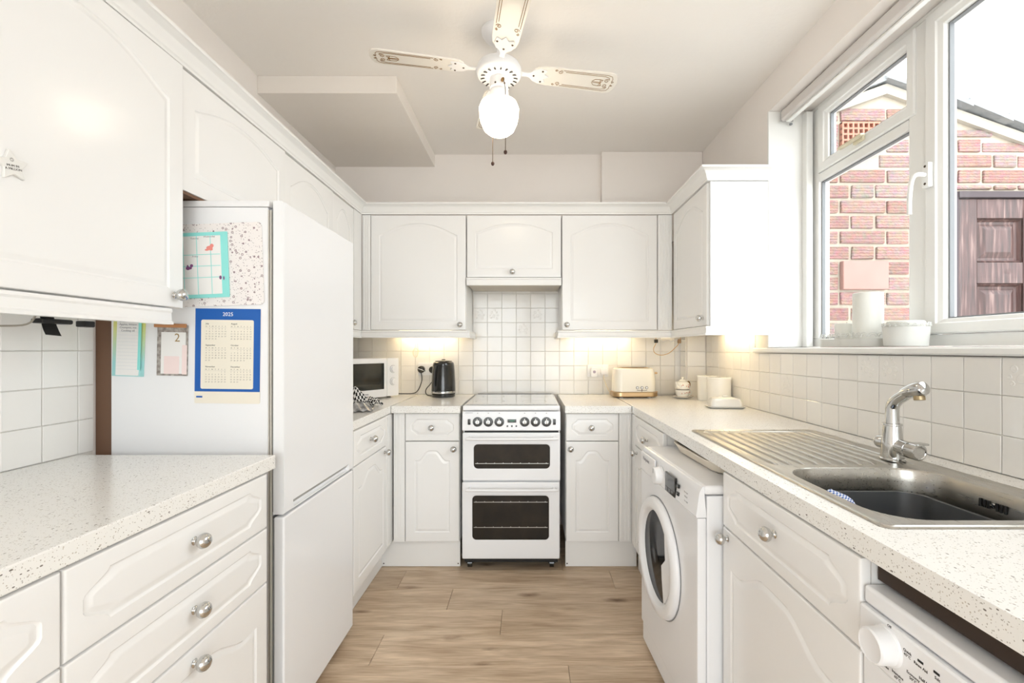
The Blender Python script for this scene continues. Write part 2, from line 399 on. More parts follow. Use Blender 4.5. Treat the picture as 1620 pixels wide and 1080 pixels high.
def front(kind, x0, x1, z0, z1, name, parent, t=.018, margin=None, m=None):
    """a moulded door or drawer front whose face lies at local y=0, thickness going to +y"""
    w, h = x1-x0, z1-z0
    mg = margin if margin else (.030 if kind == 'drawer' else .052)
    n = 16
    S = lambda d: arch_shape(kind, x0+mg+d, x1-mg-d, z0+mg+d, z1-mg*(1 if kind == 'drawer' else .95)-d, n)
    R = rect_shape(x0, x1, z0, z1, n)
    def at(P, y): return [(p[0], y, p[1]) for p in P]
    L = [at(R, t), at(R, .005), at(inset(R, .0015), .002), at(inset(R, .005), 0.0002),
         at(S(0), 0), at(S(.002), .0024), at(S(.005), .0037), at(S(.008), .0034), at(S(.016), .0009), at(S(.020), 0)]
    if kind == 'slab': L = L[:4]
    b = MB(); b.loops(L, cap1=(kind == 'slab'))
    if kind != 'slab':                      # flat centre field: rows between the bottom and the top side
        b.bm.verts.ensure_lookup_table(); ring = b.bm.verts[-4*n:]
        B_, R_, T_, L_ = ring[:n], ring[n:2*n], ring[2*n:3*n], ring[3*n:]
        NF = b.bm.faces.new
        NF(B_+[R_[0], R_[1], L_[n-1]])
        for i in range(1, n-1): NF((R_[i], R_[i+1], L_[n-i-1], L_[n-i]))
        NF([R_[n-1]]+T_+[L_[0], L_[1]])
    return b.obj(name, m or GLOSSW, parent, smooth=28)

def unit(name, label, loc, rz, wd, dp, z0, z1, fronts, group=None, extra=None, cat='cabinet', recess=.0195, open_top=False):
    """cabinet; local x along the front, -y is the outside, fronts = (part name, kind, x0, x1, z0, z1, knob(x,z) or None)"""
    r = thing(name, label, cat, loc, rz, group)
    b = MB(); T = .016
    b.box(0, T, recess, dp, z0, z1).box(wd-T, wd, recess, dp, z0, z1).box(T, wd-T, recess, dp, z0, z0+T).box(T, wd-T, dp-.008, dp, z0+T, z1)
    if open_top: b.box(T, wd-T, recess, recess+.06, z1-T, z1)
    else: b.box(T, wd-T, recess, dp-.008, z1-T, z1)
    b.obj('carcass', CABW, r, smooth=0)
    for pn, k, a, c, e, f, kn in fronts:
        g = .0016
        fo = front(k, a+g, c-g, e+g, f-g, pn, r)
        if kn: knob(kn[0], kn[1], fo)
    return r
L90, R90 = PI/2, -PI/2

# ------------------------------------------------------------------ room shell
XL, XR, YB, ZC = -1.345, 1.19, 3.165, 2.57
YN = -1.7
# floor: slab + planks
fl = struct(MB().box(XL-.1, XR+.26, YN, YB+.1, -.08, -.0125).obj('floor', mat('floor_joint', (.10, .07, .05), .9), None, 0))
PW = .1868; y1 = 2.3146+PW*4+.12; joints = {}
y_edges = [2.3146+PW*k for k in range(5, -23, -1)]
known = {2.3146+PW: (-.672, .44), 2.3146: (-.386,), 2.3146-PW: (-.124,), 2.3146-2*PW: (-.618, .62), 2.3146-3*PW: (.151,)}
PL = {}
for yt in y_edges:
    yb = yt-PW
    if yb < YN or yb > YB: continue
    ytc = min(yt, YB-.002)
    js = None
    for k, v in known.items():
        if abs(k-yt) < .01: js = list(v)
    if js is None:
        j0 = random.uniform(XL+.2, XL+1.3); js = [j0]
        if j0+1.25 < XR-.1: js.append(j0+1.25)
    xs = [XL+.002]+js+[XR-.002]
    for a, c in zip(xs, xs[1:]):
        b = MB(); b.box(a+.0006, c-.0006, yb+.0006, ytc-.0006, -.0124, 0, bev=.0012, seg=1)
        me = b.mesh('plank', 0); cx, cy = (a+c)/2, (yb+ytc)/2
        me.transform(Matrix.Translation((-cx, -cy, 0)))
        o = link('plank', me, PLANK, fl); o.location = (cx, cy, 0)

# walls
wb = struct(MB().box(XL-.1, XR+.1, YB, YB+.1, -.08, ZC).obj('wall_back', PAINT, None, 0))
MB().box(.4975, XR-.002, YB-.05, YB-.0005, 1.95, ZC-.0005, bev=.004).obj('chimney_breast_step', PAINT, wb, 0)
bx = MB().box(1.055, XR-.001, 3.05, YB-.0005, .906, 1.95, bev=.003).obj('pipe_boxing', PAINT, wb, 0)
wl = struct(MB().box(XL-.1, XL, YN, YB, -.08, ZC).obj('wall_left', PAINT, None, 0))
# right wall with window opening  Y .40..2.267, z 1.20..2.396
WY0, WY1, WZ0, WZ1, XO = .40, 2.267, 1.198, 2.396, 1.45
b = MB()
b.box(XR, XO, WY1, YB, -.08, ZC).box(XR, XO, YN, WY0, -.08, ZC).box(XR, XO, WY0, WY1, -.08, WZ0).box(XR, XO, WY0, WY1, WZ1, ZC)
wr = struct(b.obj('wall_right', PAINT, None, 0))
b = MB()
b.box(XL-.1, -1.0, YN-.1, YN, -.08, ZC).box(1.0, XO, YN-.1, YN, -.08, ZC).box(-1.0, 1.0, YN-.1, YN, 2.12, ZC)
struct(b.obj('wall_rear', PAINT, None, 0))
d1 = bpy.data.objects.new('door_1', None); COL.objects.link(d1); struct(d1); d1.location = (0, YN-.05, 0); d1['label'] = 'unseen glazed doors added behind the camera to let in daylight'  # glazed doors added out of view so daylight enters from behind
for x0_, x1_ in ((-.998, -.94), (-.04, .04), (.94, .998)): MB().box(x0_, x1_, -.03, .03, .005, 2.115, bev=.004).obj('frame', UPVC, d1, 40)
for x0_, x1_ in ((-.9395, -.0405), (.0405, .9395)):
    MB().box(x0_, x1_, -.025, .025, .005, .10, bev=.004).obj('rail', UPVC, d1, 40); MB().box(x0_, x1_, -.025, .025, 2.05, 2.115, bev=.004).obj('rail', UPVC, d1, 40)
    MB().box(x0_, x1_, -.002, .002, .1005, 2.0495).obj('pane', GLASS, d1, 0)
ce = struct(MB().box(XL-.1, XO, YN, YB+.1, ZC, ZC+.1).obj('ceiling', CEIL, None, 0))
bk = struct(MB().box(XL+.0005, -.655, 2.25, YB-.0005, 2.483, ZC-.0005, bev=.003).obj('trim_1', BULK, None, 0))
bk['label'] = 'boxed-in low bulkhead in the left corner of the ceiling'
# white lining of the window reveal
b = MB(); b.box(XR-.004, 1.385, WY1-.012, WY1-.0005, WZ0+.03, WZ1-.0005, bev=.002).box(1.352, 1.384, WY1-.05, WY1-.0125, WZ0+.03, WZ1-.02, bev=.003)
struct(b.obj('trim_2', UPVC, None, 0))

# tiles ---------------------------------------------------------------------
def tile_mesh(w_, h_, relief=False):
    b = MB(); t = .0065
    b.box(-w_/2, w_/2, 0, t, -h_/2, h_/2, bev=.0014, seg=1)
    if relief:
        for (px, pz, rr) in ((-.02, .02, .010), (.012, .022, .008), (.022, .002, .009), (-.004, -.004, .012), (-.024, -.016, .007), (.016, -.022, .009), (.002, .036, .006), (-.03, .0, .006)):
            b.lathe([(rr, 0), (rr*.8, .0014), (rr*.45, .0008), (0, .0018)], c=(px, .0003, pz), axis=(0, -1, 0), seg=12, cap=False)
    return b.mesh('tile', 30 if relief else 0)
TM = {}
def lay(parent, origin, rz, xs, zs, relief=(), skip=lambda x, z: False):
    """tiles with local x along the wall, local -y into the room"""
    root = Matrix.Translation(origin) @ Matrix.Rotation(rz, 4, 'Z')
    for i, (a, c) in enumerate(zip(xs, xs[1:])):
        for j, (e, f) in enumerate(zip(zs, zs[1:])):
            if skip((a+c)/2, (e+f)/2): continue
            k = (round(c-a, 3), round(f-e, 3), (i, j) in relief)
            if k[0] < .012 or k[1] < .012: continue
            if k not in TM: TM[k] = tile_mesh(k[0]-.0016, k[1]-.0016, k[2])
            o = link('tile', TM[k], TILE, parent)
            o.matrix_world = root @ Matrix.Translation(((a+c)/2, -.0068-random.uniform(0, .0005), (e+f)/2)) @ Matrix.Rotation(random.gauss(0, .003), 4, 'X') @ Matrix.Rotation(random.gauss(0, .003), 4, 'Z')
def steps(a, b, first, p):
    s = [a]; v = first
    while v < b-.01:
        if v > a+.01: s.append(v)
        v += p
    s.append(b); return s
WT = .905      # worktop top
# back wall grout and tiles
g = MB().box(XL, 1.055, YB-.002, YB-.0002, WT-.01, 1.72); g.obj('grout', GROUT, wb, 0)
xs = steps(XL, 1.0535, .011-1.3, .1)
lay(wb, (0, YB, 0), 0, xs, [WT, 1.002, 1.102, 1.202, 1.302, 1.402, 1.502, 1.602, 1.702],
    relief={(10, 5), (11, 5), (13, 4), (14, 5)}, skip=lambda x, z: z > 1.37 and not (-.42 < x < .24))
# pipe boxing tiles (front and side)
lay(wb, (0, 3.05, 0), 0, [1.057, 1.1815], [WT, 1.002, 1.102, 1.202, 1.302])
lay(wb, (1.055, 0, 0), R90, [-3.157, -3.052], [WT, 1.002, 1.102, 1.202, 1.302])
# right wall
g = MB().box(XR-.002, XR-.0002, .30, 3.05, WT-.01, 1.198); g.box(XR-.002, XR-.0002, 2.267, 3.05, 1.198, 1.34); g.obj('grout', GROUT, wr, 0)
ys = steps(.30, 3.043, .34, .1)
lay(wr, (XR, 0, 0), R90, [-y for y in reversed(ys)], [WT, 1.002, 1.102, 1.197], relief={(15, 2), (14, 2), (9, 1), (19, 2)})
lay(wr, (XR, 0, 0), R90, [-y for y in reversed(steps(2.385, 3.043, 2.44, .1))], [1.1975, 1.302], )
# left wall
g = MB().box(XL+.0002, XL+.002, .3, 1.40, WT-.01, 1.33); g.obj('grout', GROUT, wl, 0)
lay(wl, (XL, 0, 0), L90, steps(.3, 1.40, .351, .1), [WT, 1.006, 1.109, 1.213, 1.316])
# far-left wall behind the microwave
g = MB().box(XL+.0002, XL+.002, 1.97, YB-.002, WT-.01, 1.34); g.obj('grout', GROUT, wl, 0)
lay(wl, (XL, 0, 0), L90, steps(1.97, YB-.009, 2.04, .1), [WT, 1.002, 1.102, 1.202, 1.302])
# brown board behind the fridge gap
bo = struct(MB().box(XL+.0005, -1.291, 1.412, 1.425, .01, 1.6).obj('trim_3', BROWNB, None, 0)); bo['label'] = 'brown board closing the gap beside the fridge'

# ------------------------------------------------------------------ window
wn = bpy.data.objects.new('window_1', None); COL.objects.link(wn); struct(wn); wn.location = (1.40, WY1, WZ0+.03)
wn['label'] = 'white framed three-light kitchen window'
OX, OY, OZ = wn.location
def wbar(name, y0, y1, z0, z1, xa, xb, m=UPVC, bev=.004):       # y absolute, z above eye height, x absolute
    b = MB().box(xa-OX, xb-OX, y0-OY, y1-OY, H+z0-OZ, H+z1-OZ, bev=bev); return b.obj(name, m, wn, 40)
def sash(y0, y1, z0, z1, l, r, bt, tp, xa, xb):                  # mitred-looking sash ring
    b = MB()
    O = [(y0, z0), (y1, z0), (y1, z1), (y0, z1)]; I = [(y0+r, z0+bt), (y1-l, z0+bt), (y1-l, z1-tp), (y0+r, z1-tp)]
    def at(P, x): return [(x-OX, p[0]-OY, H+p[1]-OZ) for p in P]
    mix = lambda t: [(a[0]+(c[0]-a[0])*t, a[1]+(c[1]-a[1])*t) for a, c in zip(O, I)]
    L = [at(O, xb), at(mix(0), xa+.005), at(mix(.1), xa), at(mix(.68), xa), at(mix(.74), xa+.006), at(mix(.97), xa+.012), at(I, xa+.015), at(I, xb)]
    b.loops(L, cap0=False, cap1=False)
    b.loops([at(I, xb), at(O, xb)], cap0=False, cap1=False)
    return b.obj('sash', UPVC, wn, 30)
WT_, FX0, FX1 = 1.177, 1.395, 1.448
wbar('frame', .40, 2.262, .010, .050, FX0, FX1, bev=.003); wbar('frame', .40, 2.262, 1.16, WT_, FX0, FX1, bev=.003)
wbar('frame', 2.192, 2.262, .0505, 1.1595, FX0, FX1, bev=.003); wbar('frame', .40, .455, .0505, 1.1595, FX0, FX1, bev=.003)
wbar('mullion', 1.592, 1.672, .0505, 1.1595, FX0, FX1, bev=.003)
wbar('transom', 1.6725, 2.1915, .805, .843, FX0, FX1, bev=.003)
sash(1.640, 2.190, .845, 1.157, .062, .045, .055, .052, 1.386, 1.436)
sash(.456, 1.590, .052, 1.157, .062, .06, .050, .062, 1.380, 1.436)
def pane(y0, y1, z0, z1, x):
    o = wbar('pane', y0, y1, z0, z1, x, x+.004, GLASS, bev=0); return o
pane(1.6735, 2.1905, .0515, .804, 1.424); pane(1.684, 2.129, .899, 1.106, 1.424); pane(.515, 1.529, .101, 1.096, 1.424)
def gasket(y0, y1, z0, z1, xa, xb, t=.0055):
    b = MB()
    for (a, c, e, f) in ((y0, y1, z0, z0+t), (y0, y1, z1-t, z1), (y0, y0+t, z0+t, z1-t), (y1-t, y1, z0+t, z1-t)):
        b.box(xa-OX, xb-OX, a-OY, c-OY, H+e-OZ, H+f-OZ)
    b.obj('gasket', GASK, wn, 0)
gasket(1.6728, 2.1912, .0508, .8047, 1.408, 1.4235); gasket(1.6852, 2.1278, .9002, 1.1048, 1.408, 1.4235); gasket(.5162, 1.5278, .1022, 1.0948, 1.408, 1.4235)
# fanlight stay handle, casement handle
b = MB().box(1.372-OX, 1.3855-OX, 1.875-OY, 1.93-OY, H+.862-OZ, H+.888-OZ, bev=.003).box(1.352-OX, 1.372-OX, 1.86-OY, 2.0-OY, H+.872-OZ, H+.884-OZ, bev=.004)
b.obj('stay_handle', mat('ivory_metal', (.72, .66, .50), .35, metal=.4), wn, 40)
hd = MB().box(1.362-OX, 1.3798-OX, 1.553-OY, 1.580-OY, H+.555-OZ, H+.640-OZ, bev=.004).obj('casement_handle', UPVC, wn, 40)
hx = MB().tube([(1.362-OX, 1.566-OY, H+.598-OZ), (1.335-OX, 1.566-OY, H+.600-OZ), (1.325-OX, 1.575-OY, H+.585-OZ), (1.325-OX, 1.585-OY, H+.53-OZ), (1.33-OX, 1.592-OY, H+.470-OZ)], .0075, 10, 6).obj('lever', UPVC, hd, 60)
for zz in (.568, .628):
    MB().lathe([(.0045, 0), (.004, .001), (0, .0012)], c=(1.3615-OX, 1.566-OY, H+zz-OZ), axis=(-1, 0, 0), seg=10).obj('screw', SCREWM, hd)
# sill board
b = MB(); prof = [(1.172, -.0175), (1.166, -.012), (1.166, .001), (1.171, .0065), (1.394, .0085), (1.394, -.0175)]
b.loops([[(p[0], y, H+p[1]) for p in prof] for y in (.30, 2.376)])
sl = struct(b.obj('window_1_sill', UPVC, None, 40))
# cut sill end beyond reveal: it laps the wall face only
sl['label'] = 'white plastic window sill board'

# roller blind cassette
bl = thing('roller_blind', 'rolled-up grey roller blind in a slim cassette along the top of the window', 'blind', (1.268, 2.235, H+1.145))
b = MB(); pr = [(-.030, -.018), (-.022, -.026), (.02, -.026), (.03, -.012), (.03, .026), (-.024, .026), (-.030, .016)]
b.loops([[(p[0], y, p[1]) for p in pr] for y in (0, -1.80)]); b.obj('cassette', BLINDF, bl, 40)
MB().box(-.012, .010, -1.79, -.01, -.036, -.0262, bev=.003).obj('bottom_bar', UPVC, bl, 40)
MB().box(-.031, .031, .0004, .006, -.028, .028, bev=.002).obj('end_cap', mat('grey_plastic', (.45, .44, .43), .4), bl, 40)
MB().lathe([(.006, 0), (.008, .004), (.006, .008)], c=(.020, .004, -.043), axis=(0, 0, 1), seg=12).obj('chain_knob', GASK, bl)

# ------------------------------------------------------------------ outside
gr = struct(MB().box(-14, 16, -14, 14, -.3, -.085).obj('ground', GROUND, None, 0))
YG = 2.30
gw = bpy.data.objects.new('wall_outside', None); COL.objects.link(gw); struct(gw); gw.location = (XO, YG, -.05); gw['label'] = 'red brick gable wall of the outbuilding seen through the window'
PKX, PKZ, SLP = 1.80, H+1.335, .36
def roofz(x): return PKZ-abs(x-PKX)*SLP
XE = 3.9
core = [(XO+.003, -.05), (XE, -.05), (XE, roofz(XE)), (PKX, PKZ), (XO+.003, roofz(XO))]
DX0, DX1, DZ1 = 2.150, 2.99, H+.795
b = MB()
cw = [(XO+.003, -.05), (DX0, -.05), (DX0, DZ1), (DX1, DZ1), (DX1, -.05), (XE, -.05), (XE, roofz(XE)), (PKX, PKZ), (XO+.003, roofz(XO))]
b.loops([[(p[0]-XO, a, p[1]+.05) for p in cw] for a in (.012, .18)]); b.obj('mortar_bed', MORTAR, gw, 0)
BM = {}
def brick(x0, x1, z0, z1):
    if x1-x0 < .02: return
    # clip to the roof slope
    zc = min(roofz(x0), roofz(x1))-.03
    if z0 > zc-.015: return
    z1 = min(z1, zc)
    k = (round(x1-x0, 3) if abs(x1-x0-.2235) > .006 and abs(x1-x0-.109) > .006 else (.2235 if x1-x0 > .16 else .109), round(z1-z0, 3), random.randint(0, 3))
    if k not in BM:
        b = MB(); b.box(-k[0]/2, k[0]/2, -.004, .09, -k[1]/2, k[1]/2, bev=.003, seg=1)
        for v in b.bm.verts: v.co += Vector((random.uniform(-.0015, .0015), random.uniform(-.002, .002), random.uniform(-.0015, .0015)))
        BM[k] = b.mesh('brick', 0)
    o = link('brick', BM[k], BRICK, gw); o.location = ((x0+x1)/2-XO, random.uniform(.003, .011), (z0+z1)/2+.05)
CH = .0775; BH = .0625; zb0 = H+.7666-CH*21
VENT = (1.575, 1.765, H+.99, H+1.143); PLATE = (1.578, 1.808, H+.300, H+.444)
PER = .3610
for row in range(0, 34):
    z0 = zb0+row*CH; z1 = z0+BH
    if z0 > PKZ: break
    a_row = (row % 2 == 1)                       # header centred on x=1.690, else stretcher
    for k in range(-1, 7):
        c = 1.690+k*PER
        for (xc, L) in ((c, .109 if a_row else .2235), (c+PER/2, .2235 if a_row else .109)):
            x0, x1 = max(xc-L/2, XO+.006)+random.uniform(-.002, .002), xc+L/2+random.uniform(-.002, .002)
            if x1-x0 < .03 or x0 > 3.7: continue
            pieces = [(x0, x1, z0, z1)]
            for (a, c_, e, f) in (VENT, PLATE, (DX0-.004, DX1+.004, -1, DZ1+.004)):
                nxt = []
                for (p, q, r_, t_) in pieces:
                    if t_ > e-.006 and r_ < f+.006 and q > a-.006 and p < c_+.006:
                        if p < a-.04: nxt.append((p, a-.012, r_, t_))
                        if q > c_+.04: nxt.append((c_+.012, q, r_, t_))
                        if t_ > f+.03 and e < 0: nxt.append((max(p, a), min(q, c_), f+.010, t_))
                    else: nxt.append((p, q, r_, t_))
                pieces = nxt
            for pc_ in pieces: brick(*pc_)
# verge cement + slates
for sgn in (-1, 1):
    xe = XO+.003 if sgn < 0 else XE
    P = [(PKX, PKZ), (xe, roofz(xe)), (xe, roofz(xe)-.05), (PKX, PKZ-.05)]
    if sgn < 0: P = P[::-1]
    MB().loops([[(p[0]-XO, a, p[1]+.05) for p in P] for a in (-.012, .012)]).obj('verge_cement', CEMENT, gw, 0)
n_sl = 11
for i in range(n_sl):
    x0 = PKX-.02+i*.2; x1 = x0+.215
    P = [(x0, roofz(x0)+.018), (x1, roofz(x1)+.006), (x1, roofz(x1)+.030), (x0, roofz(x0)+.046)]
    MB().loops([[(p[0]-XO, a, p[1]+.05) for p in P] for a in (-.05+random.uniform(-.006, .006), 1.2)]).obj('slate', SLATE, gw, 0)
for i in range(2):
    x1 = PKX-.01-i*.2; x0 = max(x1-.2, XO+.003)
    P = [(x0, roofz(x0)+.006), (x1, roofz(x1)+.012), (x1, roofz(x1)+.036), (x0, roofz(x0)+.026)]
    MB().loops([[(p[0]-XO, a, p[1]+.05) for p in P] for a in (-.03, 1.2)]).obj('slate', SLATE, gw, 0)
# air brick
b = MB(); x0, x1, z0, z1 = VENT; nx, nz = 7, 5; bw = .008
b.box(x0-XO, x1-XO, .005, .04, z0+.05, z1+.05)
sx = (x1-x0-bw)/nx; sz = (z1-z0-bw)/nz
for i in range(nx+1): b.box(x0-XO+i*sx, x0-XO+i*sx+bw, -.012, .005, z0+.05, z1+.05)
for j in range(nz+1): b.box(x0-XO, x1-XO, -.0115, .005, z0+.05+j*sz, z0+.05+j*sz+bw)
b.obj('air_brick', TERRA, gw, 0, label='orange terracotta air brick with a grid of square holes')
MB().box(x0-.001-XO, x1+.001-XO, .0045, .0052, z0+.05, z1+.05).obj('air_brick_recess', mat('vent_shadow_clay', (.30, .12, .08), .9), gw, 0)
x0, x1, z0, z1 = PLATE
pl = MB().box(x0-XO, x1-XO, -.016, .02, z0+.05, z1+.05, bev=.005).obj('wall_plate', SALMON, gw, 40, label='smooth salmon-pink rectangular plate set in the bricks')
# outbuilding door
dr = thing('outbuilding_door', 'weathered dark brown panelled wooden door in the brick wall outside', 'door', (DX0, YG, -.05))
W_ = DX1-DX0; Zt = DZ1+.05
b = MB().box(.002, .012, -.01, .06, .0, Zt-.002).box(W_-.012, W_-.002, -.01, .06, 0, Zt-.002).box(.012, W_-.012, -.014, .06, Zt-.032, Zt-.002); b.obj('frame', mat('dark_door_frame', (.045, .03, .035), .6), dr, 0)
ST = .100; midw = .09
xa, xb = .014, W_-.014; zt = Zt-.036
cols = [(xa+ST, xa+ST+.235), (xb-ST-.235-.13, xb-ST)]
rows = [(1.706, 1.929), (1.365, 1.600), (.86, 1.26), (.2, .75)]
zz = [0.02]+[v for r_ in sorted(rows) for v in r_]+[zt]
b = MB().box(xa, xa+ST, .0, .045, .02, zt, bev=.003); b.obj('stile', DOORWOOD, dr, 0)
b = MB().box(xb-ST, xb, .0, .045, .02, zt, bev=.003); b.obj('stile', DOORWOOD, dr, 0)
b = MB().box(cols[0][1]+.0005, cols[1][0]-.0005, .0, .045, .02, zt, bev=.003); b.obj('stile', DOORWOOD, dr, 0)
for i in range(0, len(zz), 2):
    for (c0, c1) in cols:
        MB().box(c0+.0005, c1-.0005, .001, .044, zz[i], zz[i+1], bev=.003).obj('rail', DOORWOOD, dr, 0)
for (c0, c1) in cols:
    for (r0, r1) in rows:
        b = MB(); Q = lambda d, y: [(c0+d, y, r0+d), (c1-d, y, r0+d), (c1-d, y, r1-d), (c0+d, y, r1-d)]
        b.loops([Q(.0005, .040), Q(.0005, .010), Q(.006, .006), Q(.014, .022), Q(.026, .024), Q(.052, .012), Q(.056, .011)]); b.obj('panel', DOORWOOD, dr, 0)

# ------------------------------------------------------------------ worktops
def counter(name, label, x0, x1, y0, y1, cut=None):
    b = MB(); z0, z1 = WT-.04, WT
    if cut is None: b.box(x0, x1, y0, y1, z0, z1, bev=.0025)
    else:
        a, c, e, f = cut
        for q in ((x0, a, y0, y1), (c, x1, y0, y1), (a, c, y0, e), (a, c, f, y1)): b.box(*q, z0, z1)
    o = b.obj(name, WORKTOP, None, 0)
    return tag(o, label, 'worktop')
counter('worktop', 'speckled white worktop in the left foreground, under the tiled wall', XL+.009, -.7506, .02, 1.348)
counter('worktop', 'speckled worktop strip in the left corner that carries the microwave', XL+.009, -.762, 1.962, YB-.009)
counter('worktop', 'short speckled worktop under the black kettle', -.7585, -.378, 2.50, YB-.009)
counter('worktop', 'short speckled worktop just right of the cooker', .198, .5645, 2.50, YB-.009)
SX0, SX1, SY0, SY1 = .618, 1.09, .79, 1.747
counter('worktop', 'long speckled worktop with the steel sink let into it', .569, XR-.0095, .02, 3.045, cut=(SX0+.02, SX1-.02, SY0+.02, SY1-.02))
for x in (-.7603, .5667):
    tag(MB().box(x-.0019, x+.0019, 2.492, YB-.01, WT-.038, WT+.0008).obj('joint_strip', DULLMET, None, 0),
        'thin metal strip joining two worktops, '+('left of the kettle' if x < 0 else 'in front of the toaster'), 'joint strip')

# ------------------------------------------------------------------ base cabinets
BZ1 = WT-.042
zd, zt_ = .706, .862       # split between drawer and door, top of drawers
# left foreground
r = unit('drawer_unit', 'wide three-drawer unit in the left foreground with three chrome ball knobs', (-.7506, .734, 0), L90, .574, .58, .14, BZ1,
     [('drawer', 'drawer', 0, .574, zd, zt_, (.285, .789)), ('drawer', 'drawer', 0, .574, .550, zd, (.285, .634)), ('drawer', 'cathedral', 0, .574, .146, .550, (.285, .515))])
MB().box(0, .574, .055, .07, .002, .139).obj('plinth', CABW, r, 0)
r = unit('drawer_unit', 'unit at the left edge of the picture, nearer than the wide drawers', (-.7506, .13, 0), L90, .603, .58, .14, BZ1,
     [('drawer', 'drawer', 0, .603, zd, zt_, (.3, .789)), ('drawer', 'drawer', 0, .603, .55, zd, (.3, .634)), ('drawer', 'cathedral', 0, .603, .146, .55, (.3, .515))])
MB().box(0, .603, .055, .07, .002, .139).obj('plinth', CABW, r, 0)
# far left
r = unit('base_cabinet', 'white base cabinet beyond the fridge with a drawer over an arched door', (-.757, 1.966, 0), L90, .452, .575, .148, BZ1,
     [('drawer', 'drawer', 0, .452, zd, zt_, (.205, .790)), ('door', 'cathedral', 0, .452, .148, zd, (.415, .678))])
MB().box(0, .59, .067, .08, .002, .146).obj('plinth', CABW, r, 0)
MB().box(.4525, .60, .004, .022, .148, zt_).box(.47, .485, 0, .0045, .16, zt_-.01, bev=.002).obj('corner_post', CABW, r, 0)
# back left
r = unit('base_cabinet', 'narrow base cabinet left of the cooker, under the kettle', (-.689, 2.525, 0), 0, .303, .60, .148, BZ1,
     [('drawer', 'drawer', 0, .303, zd, zt_, (.150, .783)), ('door', 'cathedral', 0, .303, .148, zd, (.272, .666))])
MB().box(-.135, .303, .024, .04, .002, .146).obj('plinth', CABW, r, 0)
b = MB().box(-.063, -.001, .0, .018, .148, zt_, bev=.002).box(-.055, -.045, -.003, .0005, .16, zt_-.01, bev=.001).box(-.035, -.025, -.003, .0005, .16, zt_-.01, bev=.001); b.obj('corner_post', CABW, r, 0)
for x in (-.125, .292): MB().lathe([(.004, 0), (.003, .0015)], c=(x, .0235, .018), axis=(0, -1, 0), seg=10).obj('screw', SCREWM, r)
# back right
r = unit('base_cabinet', 'narrow base cabinet right of the cooker', (.204, 2.525, 0), 0, .295, .60, .148, BZ1,
     [('drawer', 'drawer', 0, .295, zd, zt_, (.14, .783)), ('door', 'cathedral', 0, .295, .148, zd, (.026, .666))])
MB().box(0, .398, .024, .04, .002, .146).obj('plinth', CABW, r, 0)
b = MB().box(.2955, .366, .0, .018, .148, zt_, bev=.002).box(.305, .315, -.003, .0005, .16, zt_-.01, bev=.001).box(.327, .337, -.003, .0005, .16, zt_-.01, bev=.001).box(.349, .357, -.003, .0005, .16, zt_-.01, bev=.001); b.obj('corner_post', CABW, r, 0)
MB().lathe([(.004, 0), (.003, .0015)], c=(.009, .0235, .018), axis=(0, -1, 0), seg=10).obj('screw', SCREWM, r)
# right, beyond the washing machine
r = unit('base_cabinet', 'small base cabinet half hidden behind the washing machine', (.565, 2.44, 0), R90, .515, .575, .148, BZ1,
     [('drawer', 'drawer', .0, .515, zd, zt_, (.27, .783)), ('door', 'cathedral', 0, .515, .148, zd, (.055, .672))])
MB().box(-.08, .515, .04, .055, .002, .146).obj('plinth', CABW, r, 0)
MB().box(-.075, -.001, .003, .02, .148, zt_).obj('corner_post', CABW, r, 0)
# sink base
r = unit('sink_cabinet', 'sink cabinet in the right foreground with one wide drawer over an arched door', (.565, 1.33, 0), R90, .554, .575, .14, BZ1,
     [('drawer', 'drawer', 0, .554, .704, zt_, (.285, .793)), ('door', 'cathedral', 0, .554, .144, .704, (.037, .679))], open_top=True)
MB().box(0, .554, .055, .07, .002, .139).obj('plinth', CABW, r, 0)

# ------------------------------------------------------------------ wall cabinets
ZT, ZBm = H+.832, H+.117
Zu = ZBm
def wunit(name, label, loc, rz, wd, dp, z0, z1, fronts, **k): return unit(name, label, loc, rz, wd, dp, z0, z1, fronts, **k)
r = wunit('wall_cabinet', 'large glossy wall cabinet door in the left foreground with a star ornament on it', (-1.012, .732, 0), L90, .604, .33, Zu, ZT,
      [('door', 'gentle', 0, .604, Zu, ZT, (.566, Zu+.037))])
r = wunit('wall_cabinet', 'short wall cabinet directly above the fridge', (-1.022, 1.338, 0), L90, .576, .32, H+.469, ZT, [('door', 'gentle', 0, .576, H+.469, ZT, None)])
MB().box(.0, .576, .0005, .3, H+.460, H+.4685).obj('underside_board', BROWNB, r, 0)
r = wunit('wall_cabinet', 'tall wall cabinet beyond the fridge, first from the fridge', (-1.032, 1.916, 0), L90, .484, .31, Zu, ZT, [('door', 'gentle', 0, .484, Zu, ZT, None)])
r = wunit('wall_cabinet', 'narrow wall cabinet in the far left corner', (-1.038, 2.402, 0), L90, .296, .305, Zu, ZT, [('door', 'gentle', 0, .296, Zu, ZT, (.245, Zu+.037))])
MB().box(.297, .42, .0, .018, Zu, ZT).obj('corner_post', CABW, r, 0)
YD = 2.825; DPT = YB-YD-.01
r = wunit('wall_cabinet', 'wall cabinet with an arched door left of the extractor cabinet', (-.984, YD, 0), 0, .592, DPT, Zu, ZT,
      [('door', 'gentle', 0, .592, Zu, ZT, (.557, Zu+.033))])
b = MB().box(-.052, -.001, 0, .018, Zu, ZT, bev=.002)
for q in (-.044, -.03, -.016): b.box(q, q+.007, -.0025, .0005, Zu+.01, ZT-.01, bev=.001)
b.obj('corner_post', CABW, r, 0)
r = wunit('extractor_cabinet', 'short cabinet over the cooker with one wide lift-up door', (-.388, YD, 0), 0, .588, DPT, H+.444, ZT,
      [('door', 'gentle', 0, .588, H+.444, ZT, (.285, H+.477))])
